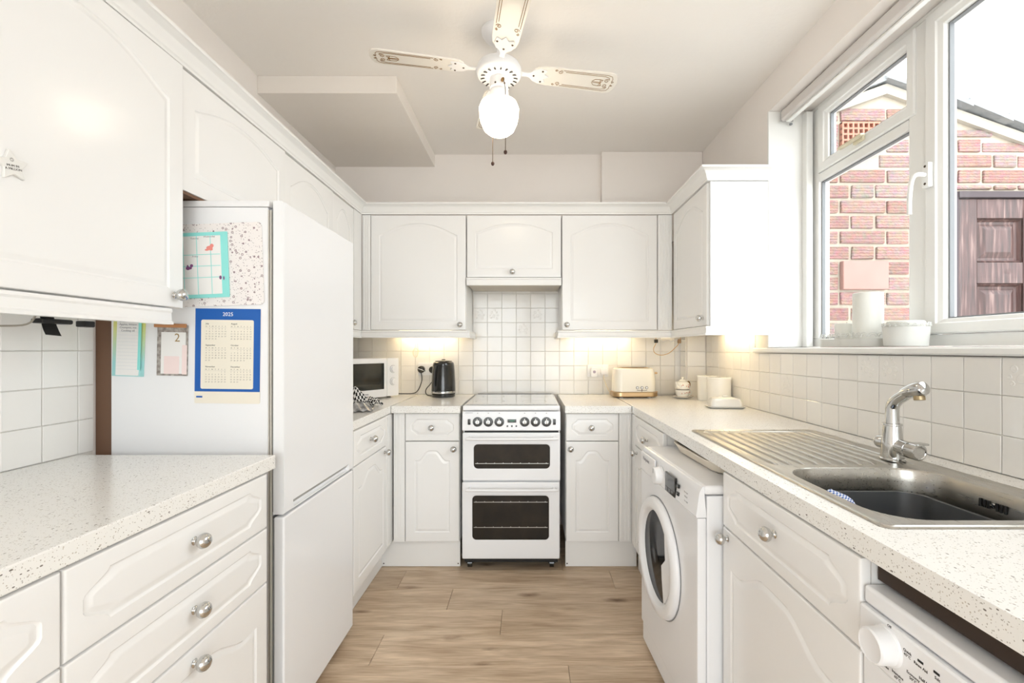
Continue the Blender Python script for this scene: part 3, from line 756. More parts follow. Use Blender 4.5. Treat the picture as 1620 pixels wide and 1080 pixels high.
b = MB().box(.0, .588, -.012, .01, H+.394, H+.441, bev=.004).box(0, .588, -.017, -.0125, H+.43, H+.441, bev=.002); b.obj('light_rail', CABW, r, 0)
MB().box(.004, .584, .0105, DPT, H+.40, H+.41).obj('extractor_underside', mat('extractor_grey', (.62, .58, .52), .6), r, 0)
r = wunit('wall_cabinet', 'wall cabinet with an arched door right of the extractor cabinet', (.204, YD, 0), 0, .596, DPT, Zu, ZT,
      [('door', 'gentle', 0, .592, Zu, ZT, (.030, Zu+.033))])
b = MB().box(.5965, .684, 0, .018, Zu, ZT, bev=.002)
for q in (.604, .622, .640, .662): b.box(q, q+.008, -.0025, .0005, Zu+.01, ZT-.01, bev=.001)
b.obj('corner_post', CABW, r, 0)
r = wunit('wall_cabinet', 'wall cabinet on the right wall beside the window, its blank white side showing', (.888, YD-.003, 0), R90, .552, XR-.888-.004, Zu, ZT,
      [('door', 'gentle', .02, .547, Zu, ZT, (.50, Zu+.04))])
MB().box(.5525, .565, .012, XR-.888-.002, Zu-.002, ZT).obj('end_panel', mat('cool_white_panel', (.79, .80, .81), .25, coat=.1), r, 0)

def sweep(path, prof, closed_ends=True):
    P = [Vector(p) for p in path]; L = []
    for i, p in enumerate(P):
        d1 = (P[i]-P[i-1]).normalized() if i > 0 else (P[1]-P[0]).normalized()
        d2 = (P[i+1]-P[i]).normalized() if i < len(P)-1 else d1
        n1 = Vector((d1.y, -d1.x)); n2 = Vector((d2.y, -d2.x)); m = (n1+n2).normalized(); k = 1/max(.3, m.dot(n1))
        L.append([(p.x+m.x*k*o, p.y+m.y*k*o, z) for o, z in prof])
    b = MB(); b.loops(L); return b
ct = H+.835
CPR = [(-.015, ct), (.004, ct), (.004, ct+.008), (.008, ct+.012), (.012, ct+.026), (.022, ct+.042), (.036, ct+.050), (.045, ct+.052), (.045, ct+.062), (-.015, ct+.062)]
tag(sweep([(-1.013, .4), (-1.040, YD-.002), (.886, YD-.002), (.886, 2.257), (XR-.003, 2.257)], CPR).obj('cornice', CABW, None, 25), 'continuous white cornice moulding along the tops of the wall cabinets', 'cornice')
def pelmet(path, label):
    z = Zu-.0025
    pr = [(-.018, z), (.004, z), (.006, z-.008), (.003, z-.013), (.004, z-.034), (.009, z-.038), (.009, z-.045), (-.018, z-.045)]
    tag(sweep(path, pr).obj('pelmet', CABW, None, 25), label, 'pelmet')
pelmet([(-1.018, .2), (-1.018, 1.292)], 'white light pelmet under the large foreground wall cabinet')
pelmet([(-1.040, 1.975), (-1.044, YD-.006), (-.372, YD-.006), (-.372, YD+.3)], 'white light pelmet under the wall cabinets left of the cooker')
pelmet([(.184, YD+.3), (.184, YD-.006), (.882, YD-.006), (.882, 2.262), (XR-.004, 2.262)], 'white light pelmet under the wall cabinets right of the cooker')

# under-cabinet lamps
def strip(label, loc, rz, L=.40):
    r = thing('under_cabinet_lamp', label, 'lamp', loc, rz, 'strip lamps under the wall cabinets')
    MB().box(-L/2, L/2, -.022, .022, -.014, 0, bev=.003).obj('housing', APPL2, r, 40)
    MB().cyl((-L/2+.02, 0, -.0235), (L/2-.02, 0, -.0235), .008, seg=12).obj('tube', TUBEL, r)
strip('lit strip lamp under the cabinet above the kettle', (-.70, YB-.085, Zu-.001), 0)
strip('lit strip lamp under the cabinet above the toaster', (.50, YB-.085, Zu-.001), 0)
strip('lit strip lamp under the cabinet beside the window', (XR-.075, 2.56, Zu-.001), L90)

# ------------------------------------------------------------------ fridge freezer
FY0, FY1, FT = 1.40, 1.95, H+.457
fr = thing('fridge_freezer', 'tall white fridge-freezer with calendar and notes on its side', 'fridge', (-.754, FY0, 0), L90)
# local x = +Y, local y = -X
wd = FY1-FY0
MB().box(0, wd, .049, .533, .02, FT-.02, bev=.004).obj('body', APPL, fr, 40)
MB().box(-.001, wd+.001, .045, .533, FT-.0195, FT, bev=.004).obj('top_cap', APPL2, fr, 40)
for z0, z1 in ((.04, .695), (.715, FT-.024)): MB().box(.006, wd-.006, .0335, .0488, z0, z1).obj('seal', GASK, fr, 0)
# gasket ridges show from the side as thin vertical lines
b = MB().box(-.002, .0055, .038, .042, .04, FT-.03).box(-.001, .0055, .045, .0485, .04, FT-.03); b.obj('seal_lip', mat('pale_gasket', (.55, .52, .47), .6), fr, 0)
lo = MB().box(0, wd, 0, .033, .035, .700, bev=.006, seg=3).obj('freezer_door', APPL, fr, 40)
# upper door with a grip recess along its lower edge
prof = [(.033, .709), (.033, FT-.001), (.006, FT-.001), (0.0015, FT-.004), (0, FT-.010), (0, .738), (.001, .7365), (.012, .722), (.012, .7135), (.003, .7115), (.002, .7095), (.004, .709)]
full = [(.033, .709), (.033, FT-.001), (.006, FT-.001), (0.0015, FT-.004), (0, FT-.010), (0, .738), (0, .7365), (0, .722), (0, .7135), (0, .7115), (.002, .7095), (.004, .709)]
b = MB(); b.loops([[(x, p[0], p[1]) for p in q] for x, q in ((0, full), (.055, full), (.060, prof), (.500, prof), (.505, full), (wd, full))])
up = b.obj('fridge_door', APPL, fr, 30)
b = MB(); b.loops([[(x, .0006, .7362), (x, .0114, .7225), (x, .0124, .7225), (x, .0018, .7372)] for x in (.061, .499)]); b.obj('grip', mat('grip_grey', (.36, .36, .34), .35, metal=.3), up, 0)
for x in (.03, wd-.05):
    for y in (.1, .45): MB().cyl((x, y, .0), (x, y, .0205), .018, seg=14).obj('foot', BLACK, fr)

# magnets and papers on the side of the fridge: local frame faces -Y at Y=FY0
def on_side(name, label, cat, px0, px1, z0, z1, rot=0.0, d=0.001):
    s = 720/FY0; x0, x1 = (px0-837)/s, (px1-837)/s
    r = thing(name, label, cat, ((x0+x1)/2, FY0-d, (z0+z1)/2)); r.rotation_euler = (0, rot, 0)
    return r, (x1-x0), (z1-z0)
def zpx(y, D=FY0): return H+(552-y)*D/720
def slab(w_, h_, t, m, name, parent, y=0.0, cx=0.0, cz=0.0, rr=.004, label=None):
    P = []
    for (sx_, sz_, a0) in ((1, 1, 0), (-1, 1, PI/2), (-1, -1, PI), (1, -1, 3*PI/2)):
        for k in range(4):
            a = a0+k*PI/6; P.append((cx+sx_*(w_/2-rr)+rr*math.cos(a), cz+sz_*(h_/2-rr)+rr*math.sin(a)))
    return MB().prism(P, y, y-t).obj(name, m, parent, 30, label)

def floral_material():
    m = mat('ditsy_print', (.82, .77, .75), .45); nt, b = nodes(m)
    v = coords(nt); cur = None
    base = nt.nodes.new('ShaderNodeRGB'); base.outputs[0].default_value = (.83, .79, .775, 1); cur = base.outputs[0]
    for sc, r0, r1, c, rot in ((75, .16, .30, (.30, .22, .24), 0), (75, 0, .08, (.45, .33, .33), 0), (150, 0, .20, (.42, .38, .38), .7), (110, 0, .14, (.30, .26, .28), 1.9)):
        mp = nt.nodes.new('ShaderNodeMapping'); mp.inputs['Rotation'].default_value = (0, rot, 0); mp.inputs['Location'].default_value = (rot, 0, rot)
        nt.links.new(v, mp.inputs[0]); vo = nt.nodes.new('ShaderNodeTexVoronoi'); vo.inputs['Scale'].default_value = sc; vo.inputs['Randomness'].default_value = .7
        nt.links.new(mp.outputs[0], vo.inputs['Vector'])
        a = nt.nodes.new('ShaderNodeMath'); a.operation = 'GREATER_THAN'; a.inputs[1].default_value = r0 if r0 > 0 else -1; nt.links.new(vo.outputs['Distance'], a.inputs[0])
        l = nt.nodes.new('ShaderNodeMath'); l.operation = 'LESS_THAN'; l.inputs[1].default_value = r1; nt.links.new(vo.outputs['Distance'], l.inputs[0])
        sp = nt.nodes.new('ShaderNodeSeparateColor'); nt.links.new(vo.outputs['Color'], sp.inputs[0])
        g = nt.nodes.new('ShaderNodeMath'); g.operation = 'GREATER_THAN'; g.inputs[1].default_value = .5; nt.links.new(sp.outputs[1], g.inputs[0])
        p = nt.nodes.new('ShaderNodeMath'); p.operation = 'MULTIPLY'; nt.links.new(a.outputs[0], p.inputs[0]); nt.links.new(l.outputs[0], p.inputs[1])
        q = nt.nodes.new('ShaderNodeMath'); q.operation = 'MULTIPLY'; nt.links.new(p.outputs[0], q.inputs[0]); nt.links.new(g.outputs[0], q.inputs[1])
        x = nt.nodes.new('ShaderNodeMix'); x.data_type = 'RGBA'; x.inputs[7].default_value = (*c, 1); nt.links.new(q.outputs[0], x.inputs[0]); nt.links.new(cur, x.inputs[6]); cur = x.outputs[2]
    nt.links.new(cur, b.inputs['Base Color']); return m
FLORAL = floral_material()
r, w_, h_ = on_side('magnetic_board', 'pale board with a small flower print, stuck high on the fridge side', 'board', 262, 417, zpx(484), zpx(354), -.035)
slab(w_, h_, .004, FLORAL, 'panel', r, rr=.012)
# weekly planner
r, w_, h_ = on_side('weekly_planner', 'teal edged weekly planner pad stuck on the flower print board', 'planner', 262, 364, zpx(472), zpx(369), -.04, d=.0065)
slab(w_, h_, .002, TEAL, 'backing', r, rr=.002)
pw, ph = w_-.030, h_-.022
slab(pw, ph, .0012, PAPER, 'sheet', r, y=-.0021, cx=-.006, rr=.001)
b = MB()
for i in (-1, 0, 1):
    x = -.006+i*pw/4+.012; b.box(x-.0009, x+.0009, -.0037, -.0034, -ph/2, ph/2)
for z in (-.038, .032, -.003): b.box(-.006-pw/2, -.006+pw/2-.002, -.0037, -.0034, z-.0009, z+.0009)
b.obj('grid_lines', TEAL, r, 0)
for s_, x, z in (('Tuesday', .0, .082), ('Wednesday', .045, .086), ('Friday', 0, .027)): text(s_, .0075, GREYINK, r, FACE(x, -.0035, z))
b = MB()
for (x, z, a, c) in ((.045, .052, .010, .006), (.052, .058, .006, .006), (.037, .046, .007, .003), (.049, .047, .006, .004)): b.lathe([(1, 0), (1, .0003)], seg=14) if 0 else b.sphere((x, -.0036, z), 1, 12, (a, .0004, c))
b.obj('coral_picture', CORAL, r)
b = MB()
for (x, z, a, c) in ((-.023, -.008, .007, .006), (-.012, -.001, .005, .005), (-.016, -.008, .005, .004), (-.024, -.002, .003, .004)): b.sphere((x, -.0036, z), 1, 12, (a, .0004, c))
for (x, z, a, c) in ((.075, -.04, .004, .006), (.085, -.042, .002, .006)): b.sphere((x, -.0036, z), 1, 12, (a, .0006, c))
b.obj('purple_picture', PURPLE, r)

# calendar
r, w_, h_ = on_side('wall_calendar', 'blue bordered 2025 half-year calendar sheet on the fridge side', 'calendar', 309, 412.5, zpx(638), zpx(488), .012)
slab(w_, h_, .0008, CREAM, 'sheet', r, rr=.004)
bh = (619.5-488)*FY0/720
bz = h_/2-bh/2
slab(w_-.001, bh-.001, .0004, BLUE, 'blue_border', r, y=-.0009, cz=bz, rr=.001)
ih = 109*FY0/720; iw = 83*FY0/720; iz = h_/2-(18+54.5)*FY0/720
slab(iw, ih, .0004, CREAM, 'month_panel', r, y=-.0014, cx=-.001, cz=iz, rr=.005)
text('2025', .0165, mat('white_ink', (.9, .9, .9), .6), r, FACE(-.0, -.0014, h_/2-.018))
import calendar as _cal
months = [('July', 7), ('August', 8), ('September', 9), ('October', 10), ('November', 11), ('December', 12)]
for i, (mn, mi) in enumerate(months):
    cx = -.0555 if i % 2 == 0 else .022; cz = iz+ih/2-.012-(i//2)*.066
    text(mn, .0068, INK, r, FACE(cx-.014+.011, -.0019, cz), name='month_name', align='LEFT') if 0 else text(mn, .0068, INK, r, FACE(cx-.012, -.0019, cz), name='month_name', align='LEFT')
    wk = _cal.Calendar(0).monthdayscalendar(2025, mi)
    cu_rows = [('M', 'T', 'W', 'T', 'F', 'S', 'S')]+[[str(d) if d else '' for d in ww] for ww in wk]
    bmz = bmesh.new()
    for ri, row in enumerate(cu_rows):
        for ci, tx in enumerate(row):
            if not tx: continue
            # one lettering mesh per month, joined from its cells
            key = ('n', tx)
            if key not in TM:
                cu = bpy.data.curves.new('n', 'FONT'); cu.body = tx; cu.size = .0054; cu.align_x = 'CENTER'; cu.align_y = 'CENTER'; cu.resolution_u = 1
                t = bpy.data.objects.new('n', cu); COL.objects.link(t); bpy.context.view_layer.update()
                TM[key] = bpy.data.meshes.new_from_object(t.evaluated_get(bpy.context.evaluated_depsgraph_get())); bpy.data.objects.remove(t)
            tmp = TM[key].copy(); tmp.transform(FACE(cx-.010+ci*.0097, -.0019, cz-.0085-ri*.0076)); bmz.from_mesh(tmp); bpy.data.meshes.remove(tmp)
    me = bpy.data.meshes.new('dates'); bmz.to_mesh(me); bmz.free(); me.materials.clear(); link('dates', me, GREYINK if 0 else INK, r)
    MB().box(cx-.014, cx+.052, -.0020, -.0018, cz-.0122, cz-.0119).obj('rule', GREYINK, r, 0)
slab(.019, .005, .0003, BLUE, 'printed_mark', r, y=-.0009, cx=-w_/2+.015, cz=-h_/2+.020, rr=.0008)

# notepad with the figure 2
r, w_, h_ = on_side('notepad', 'small pink and marble notepad with a gold figure 2 and a copper bar', 'notepad', 250, 298, zpx(594), zpx(514), .02)
slab(w_, h_, .003, MARBLE, 'back_card', r, rr=.001)
slab(w_*.80, h_*.82, .0012, PAPER, 'top_sheet', r, y=-.0031, cx=.004, cz=-.008, rr=.001)
slab(w_*.16, h_*.58, .0006, PINKP, 'pink_edge', r, y=-.0044, cx=w_*.42, cz=-.028, rr=.002)
slab(w_*.5, h_*.35, .0006, PINKP, 'pink_corner', r, y=-.0044, cx=-.0, cz=-.045, rr=.002)
text('2', .036, mat('gold_ink', (.36, .24, .10), .4, metal=.3), r, FACE(.016, -.0045, .038), label='gold figure 2')
MB().box(-w_/2-.008, w_/2-.004, -.008, 0, h_/2-.008, h_/2+.004, bev=.002).obj('clip_bar', COPPERB, r, 40)
# shopping list
r, w_, h_ = on_side('list_pad', 'lined list pad with a yellow to teal edge and handwriting, half under the pelmet', 'notepad', 180, 230, zpx(595), zpx(488), .035)
m = mat('ombre_card', (.3, .7, .7), .6); nt, b_ = nodes(m); gx = nt.nodes.new('ShaderNodeSeparateXYZ'); nt.links.new(coords(nt), gx.inputs[0])
rp = nt.nodes.new('ShaderNodeValToRGB'); e = rp.color_ramp.elements; e[0].position = .1; e[0].color = (.35, .66, .66, 1); e[1].position = .75; e[1].color = (.74, .74, .25, 1)
mr = nt.nodes.new('ShaderNodeMapRange'); mr.inputs[1].default_value = -.08; mr.inputs[2].default_value = .1; nt.links.new(gx.outputs[2], mr.inputs[0]); nt.links.new(mr.outputs[0], rp.inputs[0]); nt.links.new(rp.outputs[0], b_.inputs['Base Color'])
slab(w_, h_, .002, m, 'back_card', r, rr=.001)
slab(w_*.70, h_*.97, .004, PAPER, 'sheets', r, y=-.0021, cx=.0, rr=.001)
b = MB()
for k in range(14): z = h_/2-.05-k*.0105; b.box(-w_*.32, w_*.32, -.0063, -.0061, z-.0003, z+.0003)
b.obj('ruled_lines', mat('pale_blue_ink', (.62, .66, .70), .8), r, 0)
for k, s_ in enumerate(('Washing up', 'Bread and milk', 'Apples, lettuce', 'Crumpets, tea', 'Cooking oil')):
    text(s_, .0088, GREYINK, r, FACE(-.0, -.0063, h_/2-.030-k*.0095) @ Matrix.Rotation(.02, 4, 'Z'), name='handwriting')
slab(w_*.09, h_*.8, .0006, TEAL, 'teal_edge', r, y=-.0062, cx=w_*.38, rr=.0005)

# star ornament on the foreground wall cabinet door
st = thing('star_ornament', 'small grey ceramic star with tiny lettering on the foreground wall cabinet door', 'ornament', (-1.0115, .887, H+.358), L90); st.rotation_euler = (0, -.18, L90)
P = []
for k in range(10):
    a = PI/2+k*PI/5; rr = .033 if k % 2 == 0 else .0165
    P.append((rr*math.cos(a), rr*math.sin(a)))
Ps = []
for k in range(10):
    a, c_, d = Vector(P[k-1]), Vector(P[k]), Vector(P[(k+1) % 10])
    for t in (.25, .5, .75):
        p = (1-t)**2*(c_*.78+a*.22)+2*t*(1-t)*c_+t*t*(c_*.78+d*.22); Ps.append(tuple(p))
b = MB(); b.loops([[(p[0]*s_, y, p[1]*s_) for p in Ps] for s_, y in ((1, 0), (1, -.004), (.93, -.0055))]); b.obj('body', STONE, st, 30)
text('MUM IN\nA MILLION', .0062, INK, st, FACE(0, -.0056, -.004))
b = MB(); 
for k in range(8): a = k*PI/4; b.box(.0016, .0038, -.0058, -.0055, -.0003, .0003, M=Matrix.Translation((0, 0, .0105)) @ Matrix.Rotation(a, 4, 'Y'))
b.obj('sun_motif', INK, st, 0)

# tape and cables under the foreground pelmet
zz = Zu-.048
tp = thing('tape_strip', 'black tape hanging from under the foreground wall cabinet', 'tape', (-1.15, 1.08, Zu-.0005))
xw = -1.20
b = MB()
L = []
for k in range(8):
    t = k/7; z = -.0-.082*t; y = .0+.020*t*t+.0; L.append([(0+.002*math.sin(t*5), y-.016, z), (0+.004*t, y+.016, z-.003)])
for a, c_ in zip(L, L[1:]):
    v = [b.bm.verts.new(p) for p in (a[0], a[1], c_[1], c_[0])]; b.bm.faces.new(v)
bmesh.ops.solidify(b.bm, geom=b.bm.faces[:], thickness=.0012)
b.box(-.015, .015, -.018, .055, -.056, -.044, bev=.004).box(-.012, .012, .085, .115, -.060, -.044, bev=.003); b.obj('tape', TAPE, tp, 40)
cb = thing('loose_cable', 'thin loose cable drooping under the foreground wall cabinet', 'cable', (-1.15, .9, Zu-.0005))
MB().tube([(0, 0, 0), (0, .01, -.045), (0, .04, -.0655), (0, .09, -.066), (0, .15, -.055), (0, .17, -.001)], .0022, 8, 6).obj('cable', mat('grey_cable', (.35, .32, .27), .5), cb)

# ------------------------------------------------------------------ cooker
CY = 2.49; s_ = 720/CY
CX = lambda px: (px-837)/s_
CZ = lambda py: H+(552-py)/s_
ck = thing('cooker', 'white freestanding cooker with two glass-fronted ovens and six chrome knobs', 'cooker', ((CX(731.5)+CX(886.5))/2, CY, 0))
cx0, cx1 = CX(731.5)-ck.location.x, CX(886.5)-ck.location.x
X = lambda px: CX(px)-ck.location.x
MB().box(cx0+.002, cx1-.002, .022, .60, CZ(884.5), CZ(650)).obj('body', APPL, ck, 0)
b = MB(); hz = CZ(641.5)
b.box(cx0+.002, cx1-.002, -.006, .61, CZ(649), hz, bev=.006, seg=3); b.obj('hob_surround', APPL, ck, 40)
gl = MB().box(cx0+.016, cx1-.016, .022, .585, hz+.0002, hz+.006, bev=.002).obj('glass_hob', GLASSBLK, ck, 40)
for (a, c_) in ((-.13, .16), (.13, .16), (-.13, .43), (.13, .43)):
    rr = .085 if (a > 0) == (c_ > .3) else .07
    b = MB(); n = 36
    b.loops([[(a+q*math.cos(2*PI*k/n), c_+q*math.sin(2*PI*k/n), hz+.0063) for k in range(n)] for q in (rr, rr-.003)], cap0=False, cap1=False); b.obj('cooking_zone', mat('zone_print', (.7, .7, .68), .5), gl, 0)
MB().box(cx0+.018, cx1-.018, .586, .604, hz-.001, hz+.009, bev=.002).obj('rear_trim', BLKGL, ck, 40)
# fascia: slightly sloped
b = MB(); b.loops([[(x, y, z) for (y, z) in ((.022, CZ(681)), (0, CZ(681)), (-.003, CZ(679.5)), (.004, CZ(651)), (.022, CZ(649.5)))] for x in (cx0, cx1)]); fa = b.obj('fascia', APPL, ck, 30)
ZK = CZ(667)
for i, px in enumerate((755.6, 772.6, 790, 830, 847.2, 864.5)):
    x = X(px)
    k = MB().lathe([(.026, 0), (.0262, .003), (.0235, .0045)], c=(x, -.001, ZK), axis=(0, -1, 0), seg=28).obj('control_knob', BLKGL, fa)
    MB().lathe([(.0125, .0), (.0115, .009), (.0095, .0105), (0, .0105)], c=(x, -.0056, ZK), axis=(0, -1, 0), seg=24).obj('knob_cap', CHROME, k)
    MB().box(x-.003, x+.003, -.026, -.0065, ZK-.008, ZK+.020, bev=.002).obj('knob_grip', CHROME, k, 40)
    b = MB().box(x-.004, x+.004, -.0028, -.0004, CZ(650.8)-.0045, CZ(650.8)-.0015) if 0 else MB().box(x-.003, x+.003, -.0006, .0035, CZ(653.4)-.0015, CZ(653.4)+.0015); b.obj('symbol', GREYINK, fa, 0)
MB().box(X(803), X(816.8), -.0042, 0, CZ(668), CZ(663), bev=.001).obj('clock_display', BLKGL, fa, 40)
text('18:07', .0135, GREENLED, fa, FACE((X(803)+X(816.8))/2, -.0045, (CZ(668)+CZ(663))/2), name='clock_digits')
for px in (802.8, 809.8, 816.8): MB().lathe([(.005, 0), (.0045, .004), (0, .0043)], c=(X(px), -.001, CZ(673.7)), axis=(0, -1, 0), seg=16).obj('button', BLKGL, fa)
for px in (742.3, 877): MB().box(X(px)-.0075, X(px)+.0075, -.005, 0, CZ(671.5), CZ(662.5), bev=.0015).obj('switch', BLKGL, fa, 40)
MB().box(X(736), X(748), -.0004, .004, CZ(653)-.0006, CZ(653)+.0006).obj('printed_word', GREYINK, fa, 0)
MB().box(cx0+.01, cx1-.01, .012, .0215, CZ(684.8), CZ(681.5)).obj('shadow_gap', BLACK, ck, 0)
def rrect(x0, x1, z0, z1, r_, n=6):
    P = []
    for (cx, cz, a0) in ((x1-r_, z1-r_, 0), (x0+r_, z1-r_, PI/2), (x0+r_, z0+r_, PI), (x1-r_, z0+r_, 3*PI/2)):
        for k in range(n+1): a = a0+k*PI/2/n; P.append((cx+r_*math.cos(a), cz+r_*math.sin(a)))
    return P
def oven_door(y0, y1, wx0, wx1, wy0, wy1, hy, shelves, x0, x1):
    d = MB(); O = rrect(x0, x1, CZ(y1), CZ(y0), .006); I = rrect(X(wx0), X(wx1), CZ(wy1), CZ(wy0), .022)
    at = lambda P, y: [(p[0], y, p[1]) for p in P]
    d.loops([at(O, .0215), at(O, 0), at(inset(O, .004), -.004), at(inset(I, -.003), -.004), at(I, -.0015), at(I, .016)], cap1=False)
    D = d.obj('oven_door', APPL, ck, 30)
    MB().prism(inset(I, .0002), .0, .004).obj('oven_window', OVENG, D, 30)
    for zz_ in shelves:
        b = MB().box(X(wx0)+.008, X(wx1)-.008, -.0008, -.0002, CZ(zz_)-.0012, CZ(zz_)+.0012)
        for k in range(9): x = X(wx0)+.02+k*(X(wx1)-X(wx0)-.04)/8; b.box(x-.0015, x+.0015, -.0008, -.0002, CZ(zz_)+.0012, CZ(zz_)+.005)
        b.obj('oven_rack', DULLMET, D, 0)
    zc = CZ(hy); xa, xb = X(743.5), X(876.5)
    MB().tube([(xa, -.004, zc+.004), (xa+.004, -.026, zc+.002), (xa+.022, -.036, zc), (xb-.022, -.036, zc), (xb-.004, -.026, zc+.002), (xb, -.004, zc+.004)], .0075, 12, 5).obj('handle', APPL2, D, 60)
oven_door(684.3, 760, 749.5, 870, 702.5, 741, 692.5, (733,), cx0+.001, cx1-.001)
oven_door(762.5, 883.5, 747.2, 868.5, 783.5, 853.5, 772.5, (794, 834), cx0-.001, cx1-.004)
MB().box(cx0+.01, cx1-.012, .02, .58, .045, CZ(884.8)).obj('base', BLACK, ck, 0)
for x in (cx0+.035, cx1-.045):
    for y in (.06, .5): MB().cyl((x-.012, y, .024), (x+.012, y, .024), .024, seg=16).box(x-.02, x+.02, y-.02, y+.02, .03, .046).obj('castor', BLKGL, ck)

# ------------------------------------------------------------------ washing machine
ang = math.atan2(-.56, .028)
wm = thing('washing_machine', 'white front-loading washing machine sticking out under the right worktop', 'washing machine', (.467, 1.893, 0), ang)
W, Hh = .556, .815
MB().box(0, W, .028, .52, .03, .785, bev=.006).obj('body', APPL, wm, 40)
MB().box(-.001, W+.001, .02, .523, .787, Hh, bev=.010, seg=3).obj('lid', APPL2, wm, 40)
b = MB(); b.loops([[(x, y, z) for (y, z) in ((.0275, .722), (-.002, .722), (-.004, .726), (.006, .795), (.014, .811), (.0195, .813))] for x in (0, W)]); fp = b.obj('control_panel', APPL, wm, 25)
MB().box(0, W, 0, .0278, .098, .7205, bev=.005).obj('front_panel', APPL, wm, 40)
MB().box(.002, W-.002, .006, .05, .02, .096, bev=.004).obj('kick_panel', APPL, wm, 40)
for x in (.05, W-.05):
    for y in (.08, .47): MB().cyl((x, y, 0), (x, y, .031), .02, seg=14).obj('foot', BLACK, wm)
MB().box(.014, .185, -.006, .002, .730, .800, bev=.004).obj('detergent_drawer', APPL2, fp, 40)
text('Hotpoint', .021, GREYINK, fp, FACE(.085, -.0066, .778))
kb = MB().lathe([(.034, 0), (.034, .004), (.031, .006), (.029, .026), (.026, .029), (0, .030)], c=(.238, .002, .758), axis=(0, -1, 0), seg=30).obj('dial', APPL2, fp, 40)
MB().box(.238-.0012, .238+.0012, -.0295, -.0278, .768, .785).obj('dial_mark', GREYINK, kb, 0)
MB().box(.300, .392, -.0068, .002, .726, .792, bev=.002).obj('display', BLKGL, fp, 40)
for k in range(3): MB().box(.306+k*.028, .328+k*.028, -.0078, -.0066, .729, .744, bev=.0015).obj('button', BLKGL, fp, 40)
for z in (.772, .747): MB().box(.404, .420, -.0060, .001, z-.006, z+.006, bev=.0015).obj('button', BLKGL, fp, 40)
for k, s2 in enumerate(('Rinse Spin', 'Mini 30', 'Eco wash')): text(s2, .0075, GREYINK, fp, FACE(.485, -.0062, .775-k*.014), align='CENTER')
# porthole
pc = (.222, 0, .462)
rg = MB().lathe([(.205, -.001), (.207, .006), (.204, .015), (.196, .021), (.182, .024), (.170, .023), (.163, .018), (.158, .006), (.152, -.004), (.146, -.006)], c=pc, axis=(0, -1, 0), seg=56, cap=False).obj('porthole_ring', APPL2, wm, 50)
MB().lathe([(.159, .005), (.150, .0035), (.11, .002), (.05, .004), (0, .005)], c=pc, axis=(0, -1, 0), seg=48, cap=False).obj('porthole_glass', mat('dark_bowl_glass', (.012, .013, .015), .08, spec=.35), rg, 60)
MB().lathe([(.208, 0), (.2105, .001), (.2105, .0014), (.208, .002)], c=pc, axis=(0, -1, 0), seg=56, cap=False).obj('door_seal', GASK, rg)
hp = [(pc[0]+.157*math.cos(a), pc[2]+.157*math.sin(a)) for a in [-.95+k*1.9/14 for k in range(15)]]
hp += [(pc[0]+.100, pc[2]+.115), (pc[0]+.108, pc[2]+.03), (pc[0]+.070, pc[2]-.005), (pc[0]+.075, pc[2]-.05), (pc[0]+.090, pc[2]-.118)]
MB().prism(hp, -.0035, -.017).obj('door_handle', APPL2, rg, 30)

# plastic tray lying on the machine
ty = thing('storage_tray', 'shallow beige plastic tray lying on top of the washing machine', 'tray', (.765, 1.635, Hh+.001), ang+PI/2)
b = MB()
def rr_loop(hx, hy, r_, z): return [(p[0], p[1], z) for p in rrect(-hx, hx, -hy, hy, r_, 6)]
b.loops([rr_loop(.165, .185, .07, 0), rr_loop(.175, .195, .075, .006), rr_loop(.190, .210, .085, .034), rr_loop(.196, .216, .09, .036), rr_loop(.196, .216, .09, .040), rr_loop(.186, .206, .08, .039), rr_loop(.17, .19, .07, .008)])
b.obj('shell', BEIGE, ty, 40)

# ------------------------------------------------------------------ dishwasher
dw = thing('dishwasher', 'white dishwasher cut by the bottom right corner of the picture', 'dishwasher', (.5656, .774, 0), R90)
W = .594
MB().box(0, W, .028, .57, .04, .788, bev=.004).obj('body', APPL, dw, 40)
MB().box(0, W, .003, .572, .7895, .820, bev=.006, seg=3).obj('lid', APPL, dw, 40)
b = MB(); b.loops([[(x, y, z) for (y, z) in ((.0275, .704), (0, .704), (-.002, .708), (-.002, .784), (0, .7875), (.0275, .7875))] for x in (0, W)]); dp = b.obj('control_panel', APPL, dw, 25)
MB().box(0, W, .002, .0278, .12, .702, bev=.004).obj('door', APPL, dw, 40)
MB().box(.004, W-.004, .05, .07, .005, .118).obj('kick_panel', APPL, dw, 0)
for x in (.05, W-.05):
    for y in (.1, .5): MB().cyl((x, y, 0), (x, y, .041), .02, seg=14).obj('foot', BLACK, dw)
kb = MB().lathe([(.030, 0), (.029, .003), (.0275, .004), (.0262, .026), (.0235, .0285), (.0215, .0270), (0, .0265)], c=(.058, -.002, .752), axis=(0, -1, 0), seg=32).obj('programme_knob', APPL2, dp, 40)
for (x, z) in ((.119, .768), (.145, .770)): MB().box(x-.0045, x+.0045, -.0028, -.002, z-.0016, z+.0016).obj('indicator', BLACK, dp, 0)
for s2, x, z, sz in (('Off', .062, .7865-.002, .006), ('Rinse Aid', .119, .7605, .006), ('Salt', .146, .7625, .006), ('Half Load', .128, .744, .006), ('Economy\n50\u00b0C', .106, .735, .006), ('Intensive\n65\u00b0C', .078, .717, .006), ('Quick\n45\u00b0C', .096, .764, .006), ('Pre-rinse\n', .05, .714, .006)):
    text(s2, sz, INK, dp, FACE(x, -.0022, z))

bt_ = MB().box(.592, .640, .178, .772, .828, .8645).obj('batten', mat('gap_shade_batten', (.035, .02, .012), .7), None, 0); tag(bt_, 'brown wooden batten, darkened for the shade in the gap between the dishwasher and the worktop', 'batten')  # wooden batten, its brown deepened to carry the shade of the gap
